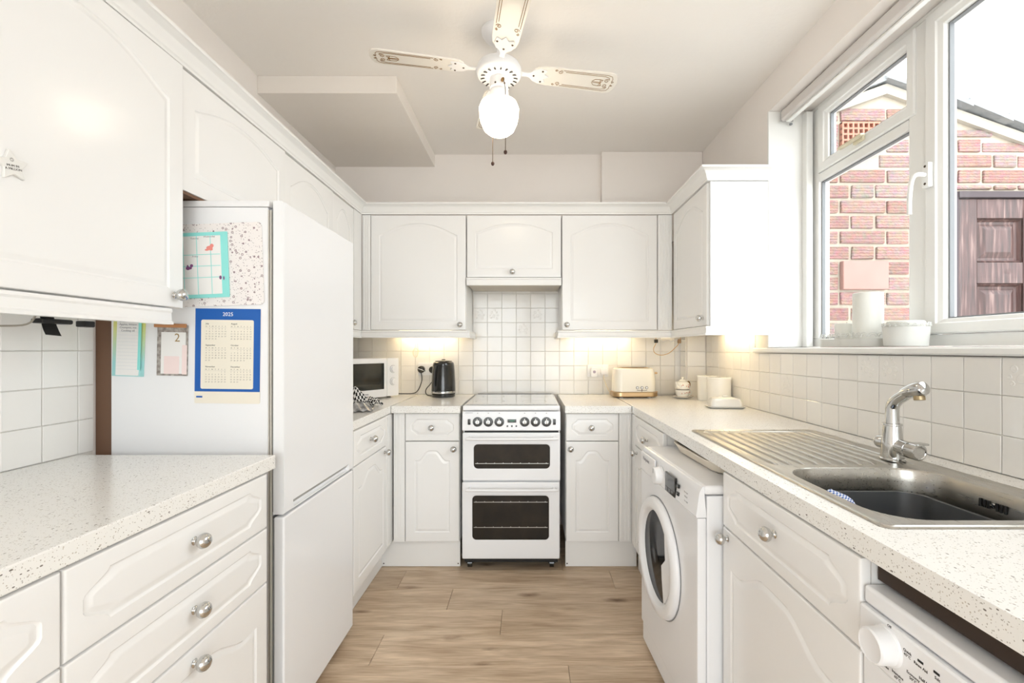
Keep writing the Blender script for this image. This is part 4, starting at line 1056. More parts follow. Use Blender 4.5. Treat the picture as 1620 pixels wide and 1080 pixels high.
# ------------------------------------------------------------------ sink
sk = thing('sink', 'stainless steel sink with ribbed drainer and one bowl set in the long worktop', 'sink', (SX0, SY0, WT))
SW, SL = SX1-SX0, SY1-SY0
BX0, BX1, BY0, BY1 = .034, .405, .034, .400        # bowl opening in local coordinates
def rl(x0, x1, y0, y1, r_, z, n=8): return [(p[0], p[1], z) for p in rrect(x0, x1, y0, y1, r_, n)]
n = 8
b = MB()
# rim + deck: outer rim rises then falls to the deck; deck spans to the bowl opening and the drainer recess
out = [rl(0, SW, 0, SL, .02, .0005, n), rl(.0015, SW-.0015, .0015, SL-.0015, .02, .004, n), rl(.006, SW-.006, .006, SL-.006, .02, .0052, n), rl(.014, SW-.014, .014, SL-.014, .018, .003, n)]
vl = [[b.bm.verts.new(p) for p in L] for L in out]
for a, c_ in zip(vl, vl[1:]):
    for i in range(len(a)): j = (i+1) % len(a); b.bm.faces.new((a[i], a[j], c_[j], c_[i]))
bowl0 = [b.bm.verts.new(p) for p in rl(BX0, BX1, BY0, BY1, .085, .003, n)]
dr0 = [b.bm.verts.new(p) for p in rl(.030, SW-.045, .425, SL-.028, .03, .003, n)]
es = []
for ring in (vl[-1], bowl0, dr0):
    for i in range(len(ring)):
        e = b.bm.edges.get((ring[i], ring[(i+1) % len(ring)])) or b.bm.edges.new((ring[i], ring[(i+1) % len(ring)])); es.append(e)
bmesh.ops.triangle_fill(b.bm, edges=es, use_beauty=True)
for L in ([rl(.034, SW-.049, .429, SL-.032, .028, .0005, n)]):
    r2 = [b.bm.verts.new(p) for p in L]
    for i in range(len(dr0)): j = (i+1) % len(dr0); b.bm.faces.new((dr0[i], dr0[j], r2[j], r2[i]))
    b.bm.faces.new(r2)
b.obj('deck', STEEL, sk, 25)
b = MB(); x0, x1, y0, y1 = BX0, BX1, BY0, BY1
b.loops([rl(x0, x1, y0, y1, .085, .003, n), rl(x0+.003, x1-.003, y0+.003, y1-.003, .083, -.002, n), rl(x0+.008, x1-.008, y0+.008, y1-.008, .08, -.03, n), rl(x0+.014, x1-.014, y0+.014, y1-.014, .075, -.135, n), rl(x0+.03, x1-.03, y0+.03, y1-.03, .06, -.150, n), rl(x0+.07, x1-.07, y0+.07, y1-.07, .04, -.153, n)], cap0=False)
bo = b.obj('bowl', STEEL, sk, 40)
for k in range(10):
    x = .050+k*.0385
    L = []
    for t in range(9):
        a = PI*t/8; L.append([(x+.0065*math.cos(a), y, .0006+.0048*math.sin(a)) for y in ()])
    pr = [(x+.0075*math.cos(PI*t/6), .0004+.0052*math.sin(PI*t/6)) for t in range(7)]
    b = MB(); b.loops([[(p[0], y, p[1] if 0 < i_ < 2 else .0004+(p[1]-.0004)*.1) for p in pr] for i_, y in ((0, .440), (1, .458), (1, SL-.065), (2, SL-.045))]); b.obj('drainer_rib', STEEL, sk, 50)
for k in (-3, -2, -1, 1, 2, 3):
    MB().box(BX1-.0115, BX1-.0075, .205+k*.009-.003, .205+k*.009+.003, -.039, -.021, bev=.0015).obj('overflow_slot', BLACK, bo, 0)
MB().lathe([(.006, 0), (.005, .002), (0, .0025)], c=(BX1-.0085, .205, -.030), axis=(-1, 0, 0), seg=12).obj('overflow_screw', CHROME, bo)
# washing-up bowl inside the sink
wu = thing('washing_up_bowl', 'dark grey plastic washing-up bowl sitting in the sink', 'bowl', (SX0+(BX0+BX1)/2, SY0+(BY0+BY1)/2, WT-.1525))
b = MB()
def kid(hx, hy, r_, z):
    P = []
    for (px, py) in rrect(-hx, hx, -hy, hy, r_, 10): P.append((px-.028*math.exp(-((py-0.02)/.07)**2)*(1 if px > 0 else 0)-.0, py, z))
    return P
b.loops([kid(.115, .115, .05, 0), kid(.125, .125, .055, .005), kid(.142, .142, .065, .098), kid(.149, .149, .068, .101), kid(.149, .149, .068, .106), kid(.140, .140, .062, .106), kid(.120, .120, .05, .008)])
b.obj('shell', GREYBOWL, wu, 35)
# dishcloth
def cloth(nx, ny, sx, sy, f):
    b = MB(); uvl = b.bm.loops.layers.uv.new('uv'); g = [[b.bm.verts.new(f(i/nx, j/ny)) for j in range(ny+1)] for i in range(nx+1)]
    for i in range(nx):
        for j in range(ny):
            fc = b.bm.faces.new((g[i][j], g[i+1][j], g[i+1][j+1], g[i][j+1]))
            for lp, (a, c_) in zip(fc.loops, ((i, j), (i+1, j), (i+1, j+1), (i, j+1))): lp[uvl].uv = (a/nx*sx, c_/ny*sy)
    return b
def f1(u, v):
    x = (u-.5)*.10; y = (v-.5)*.13
    return (x+.004*math.sin(9*v), y, .022*math.sin(u*PI)+.008*math.sin(u*11+v*4)+.006*math.cos(v*9))
b = cloth(22, 22, 1, 1.3, f1)
me = b.mesh('fabric', 80); dc = link('dishcloth', me, BLUECHECK); tag(dc, 'blue and white checked dishcloth in the washing-up bowl', 'dishcloth')
dc.location = (SX0+.125, SY0+.265, WT-.078); dc.rotation_euler = (.55, .35, .5)
sd = dc.modifiers.new('thick', 'SOLIDIFY'); sd.thickness = .002
# tap
tpx, tpy = 1.020, 1.278
tapo = thing('mixer_tap', 'chrome mixer tap standing behind the sink bowl', 'tap', (tpx, tpy, WT+.003))
MB().lathe([(.030, 0), (.030, .004), (.0275, .006), (.0265, .040), (.0255, .052), (.0225, .080), (.0215, .092), (.0205, .096)], seg=32).obj('body', CHROME, tapo, 40)
MB().lathe([(.0235, .0965), (.0235, .102), (.017, .1025)], seg=28, cap=False).obj('collar', CHROME, tapo, 40)
# the lever barrel lies along -Y (towards the camera)
bar = MB().lathe([(.020, -.0), (.0215, .012), (.022, .036), (.022, .038), (.0205, .039), (.0205, .041), (.0225, .042), (.0228, .066), (.0215, .069), (.018, .0695), (.0165, .068), (0, .0675)], c=(0.004, -.008, .040), axis=(.12, -1, -.06), seg=30).obj('lever_barrel', CHROME, tapo, 40)
MB().box(.012, .046, -.068, -.040, .052, .058, bev=.0028).obj('lever', CHROME, bar, 40)
MB().lathe([(.018, 0), (.018, .02), (.014, .026), (0, .027)], c=(-.002, .018, .045), axis=(-.4, .9, 0), seg=24).obj('rear_cap', CHROME, tapo, 40)
P = catmull([Vector(p) for p in ((0, 0, .096), (0, 0, .135), (.0, -.003, .153), (.002, -.016, .170), (.004, -.050, .192))], 8)
rad = [.0165-.0012*(i/len(P)) for i in range(len(P))]
MB().tube(P, rad, 20).obj('spout', CHROME, tapo, 60)
hdp = MB().lathe([(.015, -.012), (.0185, .004), (.0205, .018), (.0205, .036), (.017, .046), (.010, .050), (0, .051)], c=(.004, -.050, .194), axis=(.08, -.93, .30), seg=28).obj('spray_head', CHROME, tapo, 40)
MB().lathe([(.011, 0), (.0125, .006), (.0125, .016), (.010, .017)], c=(.006, -.080, .192), axis=(0, -.15, -1), seg=20).obj('aerator', mat('limescaled_brass', (.42, .33, .2), .35, metal=1), hdp, 40)

# ------------------------------------------------------------------ things on the worktops
# microwave
A = (-.853, 2.98); B = (-1.089, 2.608)
mang = math.atan2(A[1]-B[1], A[0]-B[0])
mw = thing('microwave', 'white microwave oven with two dials, standing in the left corner', 'microwave', (B[0], B[1], WT), mang)
ml = .44; mz = .012; mh = .248
MB().box(.002, ml-.002, .018, .292, mz, mh+.005, bev=.006).obj('casing', APPL2, mw, 40)
b = MB(); O = rrect(0, ml*.78, mz, mh+.007, .012); I = rrect(.05, ml*.735, mz+.048, mh-.024, .004)
at = lambda P, y: [(p[0], y, p[1]) for p in P]
b.loops([at(O, .0175), at(O, .002), at(inset(O, .003), 0), at(inset(I, -.002), 0), at(I, .002), at(I, .012)], cap1=False); md = b.obj('door', APPL2, mw, 30)
MB().prism(inset(I, .0002), .003, .008).obj('door_window', mat('microwave_window', (.02, .022, .02), .1, coat=.7), md, 30)
pn = MB().box(ml*.785, ml, 0, .0175, mz, mh+.007, bev=.003).obj('control_panel', APPL2, mw, 40)
for z in (.185, .105): 
    MB().lathe([(.024, 0), (.024, .003), (.021, .004), (.020, .016), (.018, .018), (0, .018)], c=(ml*.892, 0, z), axis=(0, -1, 0), seg=26).obj('dial', APPL2, pn, 40)
    MB().lathe([(.0255, 0), (.0255, .0012), (.0245, .0012)], c=(ml*.892, -.0002, z), axis=(0, -1, 0), seg=26, cap=False).obj('dial_ring', GASK, pn, 40)
MB().box(ml*.34, ml*.46, -.0006, 0, mz+.020, mz+.026).obj('printed_word', GREYINK, md, 0)
for x in (.04, ml-.04):
    for y in (.05, .25): MB().cyl((x, y, 0), (x, y, mz+.001), .012, seg=12).obj('foot', BLACK, mw)

# kettle
kt = thing('kettle', 'black jug kettle with a silver band round its foot', 'kettle', (-.562, 2.99, WT), 1.75)
MB().lathe([(.070, 0), (.076, .003), (.077, .020), (.072, .024), (0, .024)], seg=40).obj('power_base', BLKGL, kt, 40)
bd = MB(); prof = [(.0775, .0245), (.0780, .030), (.0785, .038), (.078, .060), (.0765, .11), (.0740, .165), (.0705, .205), (.067, .222), (.058, .231)]
L = []
for r_, h_ in prof:
    ring = []
    for k in range(40):
        a = 2*PI*k/40; rr = r_*(1-.0)
        if h_ > .16:   # spout bulge towards -x
            rr += .016*max(0, math.cos(a-PI))**6*((h_-.16)/.07)
        ring.append((rr*math.cos(a), rr*math.sin(a), h_))
    L.append(ring)
bd.loops(L); bd.obj('body', BLKGL, kt, 50)
MB().lathe([(.0788, .026), (.0795, .028), (.0793, .037), (.0787, .039)], seg=40, cap=False).obj('silver_band', CHROME, kt, 40)
MB().lathe([(.056, .2315), (.054, .236), (.03, .240), (.012, .242), (.012, .246), (0, .247)], seg=32).obj('lid', BLKGL, kt, 40)
MB().tube([(.05, .012, .222), (.075, .02, .226), (.088, .024, .205), (.090, .026, .15), (.088, .026, .09), (.076, .022, .06)], .011, 12, 6).obj('handle', BLKGL, kt, 60)

# sockets, plugs and leads
def socket(label, x, z, w_=.146):
    r = thing('double_socket', label, 'socket', (x, YB-.0075, z))
    MB().box(-w_/2, w_/2, -.008, 0, -.043, .043, bev=.003).obj('face_plate', APPL2, r, 40)
    for sx_ in (-.036, .036):
        MB().box(sx_-.006, sx_+.006, -.011, -.0078, .018, .034, bev=.001).obj('switch', APPL2, r, 40)
        for (dx, dz, a, c_) in ((0, .008, .002, .004), (-.011, -.014, .0035, .0018), (.011, -.014, .0035, .0018)): MB().box(sx_+dx-a, sx_+dx+a, -.0083, -.0079, dz-c_, dz+c_).obj('pin_hole', BLACK, r, 0)
    return r
def P3(px, py, D): return Vector(((px-837)*D/720, D, H+(552-py)*D/720))
DW = YB-.02
socket('white double socket left of the kettle with black plugs in it', P3(678, 584, DW).x, P3(678, 583.5, DW).z)
socket('white double socket left of the toaster with white plugs in it', P3(946, 587, DW).x, P3(946, 586.5, DW).z)
def plug(label, px, py, m, cable_pts, round_=False, cm=CABLE, rr=.0032):
    p = P3(px, py, DW); r = thing('plug', label, 'plug', (p.x, YB-.0165, p.z))
    if round_: MB().lathe([(.024, 0), (.0255, .006), (.024, .022), (.017, .028), (0, .029)], axis=(0, -1, 0), seg=28).obj('plug_body', m, r, 40)
    else: MB().box(-.022, .022, -.032, 0, -.024, .022, bev=.006).obj('plug_body', m, r, 40)
    if cable_pts:
        P = [(0, -.016, -.022)]+[tuple(Vector(P3(*q))-r.location) for q in cable_pts]
        MB().tube(P, rr, 8, 8).obj('lead', cm, r, 60)
    return r
r = plug('black plug with the microwave lead', 667, 584, BLKGL, [(667.5, 600, 3.13), (664, 612, 3.12), (659, 619.5, 3.10), (652, 622.3, 3.09), (640, 622.6, 3.07), (627, 622.4, 3.06)], True)
MB().box(-.024, .022, -.0300, -.0275, -.0015, .002, M=Matrix.Rotation(.35, 4, 'Y')).obj('label_stripe', PAPER, r, 0)
plug('black plug half hidden behind the kettle', 685, 584.5, BLKGL, [(686, 598, 3.12), (681, 607, 3.11), (674.5, 615, 3.10), (673.5, 621, 3.08), (677, 625, 3.05), (684, 625.5, 3.03)], True)
r = plug('white plug-in sensor with a round mauve spot, left of the toaster', 939, 588, APPL2, None)
MB().box(-.024, .024, -.046, -.0325, -.034, .032, bev=.006).obj('sensor_box', APPL2, r, 40)
MB().lathe([(.010, 0), (.0095, .002), (0, .0022)], c=(0, -.0462, .002), axis=(0, -1, 0), seg=20).obj('round_spot', mat('mauve_plastic', (.42, .36, .45), .4), r, 40)
plug('white plug with the toaster lead', 955, 587, APPL2, [(955, 598, 3.12), (958, 606, 3.11), (961, 613, 3.09), (964, 619, 3.10), (967, 620, 3.095)], False, CABLEW, .0028)
# thin wires hanging under the right-hand cabinets
hw = thing('hanging_wire', 'thin amber wire looping down under the corner wall cabinet', 'wire', (P3(1036, 535, 3.0).x, 3.0, Zu-.001))
q = [(0, 0, -.0)]+[tuple(P3(x, y, 3.0)-hw.location) for x, y in ((1038, 541), (1034, 551), (1036, 558), (1045, 561.5), (1057, 559), (1067, 551), (1075, 541))]+[(P3(1077, 530, 3.0).x-hw.location.x, 0, -.002)]
MB().tube(q, .0021, 8, 8).obj('wire', mat('amber_wire', (.62, .36, .12), .4), hw, 60)
MB().box(-.004, .020, -.008, .008, -.075, -.052, bev=.003).obj('connector', TAPE, hw, 40)
MB().box(.150, .172, -.008, .008, -.078, -.05, bev=.003).obj('terminal_block', mat('brown_plastic', (.35, .22, .12), .5), hw, 40)
MB().tube([(.03, 0, -.05), (.06, .004, -.066), (.09, 0, -.055), (.11, .003, -.067), (.14, 0, -.055), (.2, .0, -.06)], .003, 8, 6).obj('pale_flex', APPL2, hw, 60)
hr = thing('wire_loop', 'thin white wire coil hanging on the tiles above the black plugs', 'wire', (P3(655, 560, 3.1).x, 3.145, P3(655, 560, 3.1).z+.02))
pts = [(.02*math.cos(a)*(1-.02*a), -.002*a/6, .03*math.sin(a)-.01) for a in [k*.35 for k in range(34)]]
MB().tube([(.0, 0, .09), (.012, 0, .05)]+pts, .0016, 6).obj('wire', CABLEW, hr, 60)

# toaster
ts = thing('toaster', 'cream two-slice toaster with copper trim and three round buttons', 'toaster', (.683, 2.985, WT), .05)
hw_, hd_ = .135, .078
b = MB(); L = []
for (sx_, sy_, z) in ((1.0, 1.0, .040), (1.0, 1.0, .06), (.985, .98, .12), (.955, .93, .168), (.92, .87, .184), (.85, .74, .190)):
    L.append([(p[0], p[1], z) for p in rrect(-hw_*sx_, hw_*sx_, -hd_*sy_, hd_*sy_, .045*sy_, 8)])
b.loops(L); tb = b.obj('shell', TOAST, ts, 40)
b = MB(); b.loops([rl(-.143, .143, -.086, .086, .05, .008, 8), rl(-.147, .147, -.090, .090, .052, .013, 8), rl(-.146, .146, -.089, .089, .052, .034, 8), rl(-.136, .136, -.079, .079, .048, .0395, 8)]); b.obj('copper_base', GOLD, ts, 40)
for y in (-.024, .024): 
    MB().box(-.088, .088, y-.015, y+.015, .1905, .1935, bev=.002).obj('slot_frame', GOLD, ts, 40)
    MB().box(-.080, .080, y-.010, y+.010, .1937, .1942).obj('slot', BLACK, ts, 0)
for k in range(3):
    x = .005+k*.030
    bt = MB().lathe([(.0095, 0), (.0095, .003), (.0085, .004)], c=(x, -.0775, .066), axis=(0, -1, 0), seg=20).obj('button', GASK, ts, 40)
    MB().lathe([(.0065, 0), (.006, .0015), (0, .0018)], c=(x, -.0815, .066), axis=(0, -1, 0), seg=16).obj('button_face', APPL2, bt, 40)
MB().box(.002, .068, -.0795, -.077, .048, .0505, bev=.0005).obj('browning_scale', SCREWM, ts, 0)
MB().box(.033, .036, -.081, -.077, .042, .056, bev=.0005).obj('browning_slider', SCREWM, ts, 0)
MB().box(.134, .158, -.014, .014, .150, .162, bev=.004).obj('lever', GOLD, ts, 40)
MB().box(.1345, .160, -.012, .012, .030, .036, bev=.002).obj('crumb_tray_tab', GOLD, ts, 40)
for x in (-.09, .09):
    for y in (-.05, .05): MB().cyl((x, y, 0), (x, y, .009), .010, seg=12).obj('foot', APPL2, ts)

# teapot for one on its saucer
tpot = thing('teapot', 'small flower painted teapot with a gold rimmed lid, on its cup', 'teapot', (.978, 2.90, WT+.0145), .6)
# saucer
sc_ = thing('saucer', 'saucer with a dark gold rim under the small teapot', 'saucer', (.978, 2.90, WT))
MB().lathe([(.030, 0), (.034, .002), (.055, .007), (.066, .013), (.0665, .0145), (.064, .0145), (.05, .0095), (.03, .006), (0, .0055)], seg=36).obj('dish', PORC, sc_, 40)
MB().lathe([(.0655, .0145), (.0672, .0148), (.0672, .0162), (.0650, .0160)], seg=36, cap=False).obj('gold_rim', BRASS, sc_, 40)
MB().lathe([(.026, -.0085), (.030, -.006), (.040, .012), (.046, .036), (.0455, .040)], seg=32).obj('cup', PORC, tpot, 40)
MB().lathe([(.030, .0405), (.042, .046), (.046, .060), (.043, .078), (.034, .090), (.022, .094)], seg=32).obj('pot', PORC, tpot, 40)
ld = MB().lathe([(.024, .0942), (.023, .098), (.014, .105), (.005, .108), (.004, .112), (.007, .116), (.006, .120), (0, .122)], seg=28).obj('lid', PORC, tpot, 40)
MB().tube([(-.038, 0, .055), (-.055, -.002, .060), (-.062, -.003, .078), (-.072, -.004, .094)], [.011, .009, .007, .0055], 12, 5).obj('spout', PORC, tpot, 60)
MB().tube([(.036, 0, .083), (.056, -.003, .090), (.068, -.004, .076), (.064, -.004, .055), (.042, 0, .047)], .0042, 10, 6).obj('handle', BRASS, tpot, 60)
MB().tube([(.042, -.01, .030), (.060, -.016, .030), (.064, -.018, .012), (.048, -.013, .000), (.034, -.01, -.002)], .0036, 10, 6).obj('cup_handle', PORC, tpot, 60)
b = MB()
for k in range(16):
    a = -PI/2+random.uniform(-1.1, 1.1); z, rr = random.choice(((.062, .0462), (.070, .0452), (.020, .0425), (.027, .0448)))
    c_ = Vector((rr*math.cos(a), rr*math.sin(a), z+random.uniform(-.004, .004)))
    b.sphere(c_, .0036, 8, (1, .4, 1))
b.obj('painted_flowers', mat('rose_paint', (.55, .20, .13), .4), tpot, 60)

# canisters
def canister(label, x, y, r_, h_):
    c = thing('canister', label, 'canister', (x, y, WT), 0, 'white canisters in the right corner')
    MB().lathe([(r_*.96, 0), (r_, .004), (r_, h_-.018), (r_*.98, h_-.016)], seg=40).obj('jar', PORC, c, 40)
    MB().lathe([(r_*1.03, h_-.016), (r_*1.04, h_-.012), (r_*1.04, h_-.003), (r_*1.01, h_), (0, h_+.002)], seg=40).obj('lid', PORC, c, 40)
canister('white lidded canister next to the teapot', 1.094, 2.80, .056, .150)
canister('white lidded canister behind the butter dish', 1.108, 2.655, .066, .150)
bd_ = thing('butter_dish', 'white ceramic butter dish with a domed lid', 'butter dish', (1.045, 2.43, WT), -.06)
b = MB(); b.loops([rl(-.085, .085, -.045, .045, .02, 0), rl(-.095, .095, -.055, .055, .025, .008), rl(-.098, .098, -.058, .058, .026, .011), rl(-.09, .09, -.05, .05, .022, .010)]); b.obj('dish', PORC, bd_, 40)
b = MB(); b.loops([rl(-.082, .082, -.043, .043, .02, .0105), rl(-.080, .080, -.041, .041, .02, .035), rl(-.072, .072, -.034, .034, .018, .050), rl(-.04, .04, -.014, .014, .01, .058)]); dl = b.obj('lid', PORC, bd_, 40)
MB().box(-.014, .014, -.006, .006, .0582, .066, bev=.003).obj('lid_handle', PORC, dl, 40)

# tea towel and a shiny packet beside the fridge
def f2(u, v):
    x = (u-.5)*.20; y = (v-.5)*.22
    return (x, y, .012+.055*math.exp(-((u-.4)/.3)**2-((v-.5)/.28)**2)*(1+.5*math.sin(u*13+v*5))+.011*math.sin(v*17+u*3)+.008*math.sin(u*23))
b = cloth(46, 46, 1.0, 1.1, f2); tw = link('tea_towel', b.mesh('fabric', 80), BWCHECK); tag(tw, 'crumpled black and white checked tea towel beside the fridge', 'tea towel')
tw.location = (-.935, 2.50, WT+.012); tw.rotation_euler = (0, 0, .6); sd = tw.modifiers.new('thick', 'SOLIDIFY'); sd.thickness = .002
def f3(u, v):
    x = (u-.5)*.15; y = (v-.5)*.13
    return (x, y, .003+.030*math.sin(u*PI)*math.sin(v*PI)*(1+.35*math.sin(u*12)*math.cos(v*10))+.004*math.sin(u*25+v*8))
b = cloth(30, 30, 1, 1, f3); pk = link('plastic_packet', b.mesh('film', 80), mat('grey_shiny_film', (.55, .54, .53), .25, metal=.3, var=(30, (.15, .15, .16), .9))); tag(pk, 'crumpled grey plastic packet in front of the checked tea towel', 'packet')
pk.location = (-.865, 2.30, WT+.004); pk.rotation_euler = (0, 0, .3); sd = pk.modifiers.new('thick', 'SOLIDIFY'); sd.thickness = .001

# ------------------------------------------------------------------ window sill things
zs = H+.009
def lace_band(b, cx, cy, hx, hy, z0, z1, n):
    # scalloped pierced rim: row of little rings standing on a band
    P = catmull([Vector((p[0], p[1], 0)) for p in rrect(-hx, hx, -hy, hy, min(hx, hy)*.98, 5)]+[Vector((hx, hy-min(hx, hy)*.98, 0))], 3)
    per = [0]
    for a, c_ in zip(P, P[1:]): per.append(per[-1]+(c_-a).length)
    for k in range(n):
        t = per[-1]*k/n
        i = max(j for j in range(len(per)-1) if per[j] <= t+1e-9); f = (t-per[i])/max(1e-6, per[i+1]-per[i]); p = P[i].lerp(P[i+1], f); d = (P[i+1]-P[i]).normalized()
        for (rr, zc) in ((per[-1]/n*.62, z1), (per[-1]/n*.34, z1)):
            ring = [Vector((p.x, p.y, zc))+(d*math.cos(a)+Vector((0, 0, 1))*math.sin(a))*rr for a in [PI*q/6 for q in range(7)]]
            b.tube(ring, .0013, 5)
LACE = mat('white_metal_lace', (.62, .62, .59), .4)
ly = (2.10, 1.85)
tr_ = thing('lace_edged_tray', 'long white tray with a pierced lace edge at the far end of the window sill', 'tray', (1.288, 1.795, zs))
hx, hy = .062, .160
b = MB(); b.loops([rl(-hx, hx, -hy, hy, .055, 0), rl(-hx, hx, -hy, hy, .055, .030), rl(-hx+.002, hx-.002, -hy+.002, hy-.002, .055, .030), rl(-hx+.002, hx-.002, -hy+.002, hy-.002, .055, .003)]); b.obj('band', LACE, tr_, 40)
b = MB(); lace_band(b, 0, 0, hx, hy, .03, .036, 30); b.obj('lace_edge', LACE, tr_, 60)
def candle(label, x, y, top, r_, bot):
    c = thing('candle', label, 'candle', (x, y, bot), 0, 'white candles on the sill')
    h_ = top-bot
    MB().lathe([(r_, 0), (r_, h_-.002), (r_-.002, h_), (r_*.6, h_-.003), (0, h_-.004)], seg=28).obj('wax', WAX, c, 40)
    MB().cyl((0, 0, h_-.004), (0, 0, h_+.006), .0009, seg=6).obj('wick', INK, c)
    return c
candle('tall thick white pillar candle in the lace edged tray', 1.292, 1.735, zs+.205, .049, zs+.0035)
candle('short white candle beside the tall pillar candle, at the far end of the tray', 1.292, 1.850, zs+.095, .042, zs+.0035)
bw = thing('lace_edged_bowl', 'round white lace edged pot standing right of the long tray', 'pot', (1.285, 1.553, zs))
MB().lathe([(.058, 0), (.060, .002), (.065, .066), (.063, .066), (.058, .004), (0, .004)], seg=36, cap=False).obj('pot_wall', LACE, bw, 40)
b = MB(); lace_band(b, 0, 0, .064, .064, .06, .068, 22); b.obj('lace_edge', LACE, bw, 60)
MB().lathe([(.052, .004), (.052, .084), (.048, .087), (0, .087)], seg=28).obj('candle_fill', WAX, bw, 40)

# ------------------------------------------------------------------ ceiling fan
FX, FYY = -.128, 1.94; FZ = H+1.17
fn = thing('ceiling_fan', 'white four-blade ceiling fan with gold scrollwork and a lit globe lamp', 'ceiling fan', (FX, FYY, ZC))
z = lambda v: v-ZC
MB().lathe([(.075, 0), (.074, -.012), (.062, -.030), (.040, -.045), (.020, -.052), (0, -.052)], seg=36).obj('canopy', APPL2, fn, 40)
MB().cyl((0, 0, -.052), (0, 0, z(FZ+.045)), .011, seg=16).obj('rod', APPL2, fn)
mtr = MB().lathe([(.016, z(FZ+.050)), (.055, z(FZ+.046)), (.088, z(FZ+.036)), (.095, z(FZ+.022)), (.097, z(FZ+.004)), (.094, z(FZ-.004)), (.086, z(FZ-.010)), (.045, z(FZ-.020)), (.0, z(FZ-.021))], seg=48).obj('motor_housing', APPL2, fn, 40)
for k in range(18):
    a = 2*PI*k/18
    M = Matrix.Rotation(a, 4, 'Z') @ Matrix.Translation((.066, 0, z(FZ-.0158))) @ Matrix.Rotation(.243, 4, 'Y')
    MB().box(-.013, .013, -.0026, .0026, -.0016, .0008, M=M).obj('vent_slot', INK, mtr, 0)
MB().lathe([(.038, z(FZ-.0195)), (.040, z(FZ-.030)), (.040, z(FZ-.062)), (.036, z(FZ-.066)), (.036, z(FZ-.072)), (.041, z(FZ-.078)), (.042, z(FZ-.098)), (.046, z(FZ-.104)), (.046, z(FZ-.110)), (0, z(FZ-.110))], seg=36).obj('switch_housing', APPL2, fn, 40)
for a in (-1.9, -.9, .5, 2.2): MB().lathe([(.004, 0), (.0035, .002), (0, .0025)], c=(.040*math.cos(a), .040*math.sin(a), z(FZ-.055)), axis=(math.cos(a), math.sin(a), 0), seg=10).obj('screw', SCREWM, fn)
gl = MB().lathe([(.045, z(FZ-.108)), (.055, z(FZ-.113)), (.076, z(FZ-.125)), (.085, z(FZ-.148)), (.083, z(FZ-.180)), (.078, z(FZ-.205)), (.064, z(FZ-.236)), (.045, z(FZ-.252)), (.022, z(FZ-.259)), (0, z(FZ-.261))], seg=40).obj('globe', OPAL, fn, 60, label='glowing warm white opal globe')
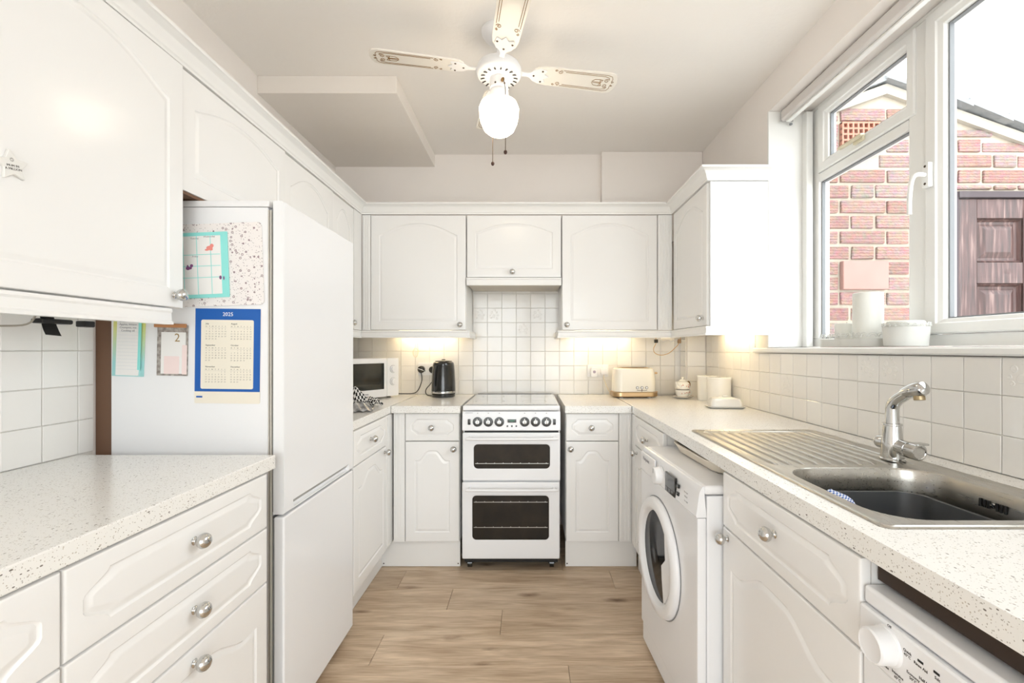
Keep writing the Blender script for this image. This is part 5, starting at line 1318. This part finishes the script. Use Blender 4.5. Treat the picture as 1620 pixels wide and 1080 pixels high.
# blade outline (local x outward)
PI_ = []
N = 10
def blade_outline():
    P = [(.150, -.030), (.168, -.046), (.20, -.052), (.36, -.056), (.49, -.060), (.512, -.052), (.522, -.034), (.528, 0)]
    P = P+[(x, -y) for x, y in reversed(P[:-1])]
    return P
def blade(a, idx):
    R = Matrix.Rotation(a, 4, 'Z') @ Matrix.Translation((0, 0, z(FZ+.018))) @ Matrix.Rotation(math.radians(-8), 4, 'X')
    b = MB().prism(blade_outline(), -.003, .003, 'xy'); bmesh.ops.transform(b.bm, matrix=R, verts=b.bm.verts[:]); bl_ = b.obj('blade', TOASTW, fn, 30)
    br = [(.085, -.012), (.12, -.010), (.135, -.014), (.150, -.032), (.175, -.040), (.205, -.034), (.196, -.014), (.215, 0)]
    br = br+[(x, -y) for x, y in reversed(br[:-1])]
    b = MB().prism(br, -.0072, -.0034, 'xy'); bmesh.ops.transform(b.bm, matrix=R, verts=b.bm.verts[:]); bk_ = b.obj('blade_iron', APPL2, bl_, 30)
    for (x, y) in ((.185, -.030), (.185, .030), (.150, 0)):
        b = MB().lathe([(.0045, 0), (.004, .0015), (0, .002)], c=(x, y, -.0072), axis=(0, 0, -1), seg=10); bmesh.ops.transform(b.bm, matrix=R, verts=b.bm.verts[:]); b.obj('screw', SCREWM, bl_)
    # scrollwork as raised gold lines
    b = MB(); zz_ = -.0034
    def ln(pts, r_=.0011, sm=0): b.tube([(p[0], p[1], zz_) for p in pts], r_, 5, sm)
    def spiral(cx, cy, r0, turns, a0, sg=1): return [(cx+r0*(1-t*.75)*math.cos(a0+sg*t*turns*2*PI), cy+r0*(1-t*.75)*math.sin(a0+sg*t*turns*2*PI)) for t in [k/14 for k in range(15)]]
    for sg in (-1, 1):
        ln([(.275, sg*.045), (.40, sg*.046), (.475, sg*.048), (.495, sg*.042), (.502, sg*.028), (.500, sg*.015)])
        ln([(.285, sg*.037), (.40, sg*.038), (.465, sg*.039), (.484, sg*.033), (.488, sg*.024)])
        ln(spiral(.262, sg*.034, .011, 1.3, sg*PI/2, -sg)); ln(spiral(.243, sg*.040, .006, 1.1, 0, sg))
        ln(spiral(.478, sg*.015, .012, 1.4, sg*.6, sg)); ln(spiral(.452, sg*.010, .008, 1.1, 2.4*sg, -sg))
        ln(spiral(.505, sg*.009, .006, 1.1, 0, sg)); ln([(.418, sg*.010), (.424, sg*.017), (.445, sg*.019), (.462, sg*.016)]); ln([(.418, sg*.010), (.412, sg*.004), (.430, sg*.003), (.455, sg*.002)])
    bmesh.ops.transform(b.bm, matrix=R, verts=b.bm.verts[:]); b.obj('gold_scrollwork', BRASS, bl_, 60)
TOASTW = mat('ivory_blade', (.84, .80, .73), .35, coat=.2)
for k, a in enumerate((11, 101, 191, 281)): blade(math.radians(a), k)
# pull chains
CHN = mat('dark_bead_chain', (.12, .08, .05), .5, metal=.5)
def chain(x, y, z0, z1):
    MB().tube([(x, y, z(z0)), (x*1.0, y, z(z1)+.012)], .0015, 6).obj('pull_chain', CHN, fn)
    MB().sphere((x, y, z(z1)+.006), .0075, 14, (1, 1, 1.2)).obj('chain_ball', mat('dark_wood_bead', (.06, .02, .012), .35), fn)
cz2 = H+(552-259)*1.94/720
MB().lathe([(.006, 0), (.007, .01), (.004, .018)], c=(.016, -.038, z(FZ-.048)), axis=(.3, -1, .0), seg=12).obj('chain_fitting', BRASS, fn)
MB().tube([(.020, -.055, z(FZ-.050)), (.030, -.085, z(FZ-.10)), (.032, -.09, z(FZ-.15))], .0015, 6, 4).obj('pull_chain', CHN, fn)
chain(.032, -.09, FZ-.15, H+(552-243)*1.85/720)
chain(-.030, .04, FZ-.075, H+(552-261)*1.98/720)
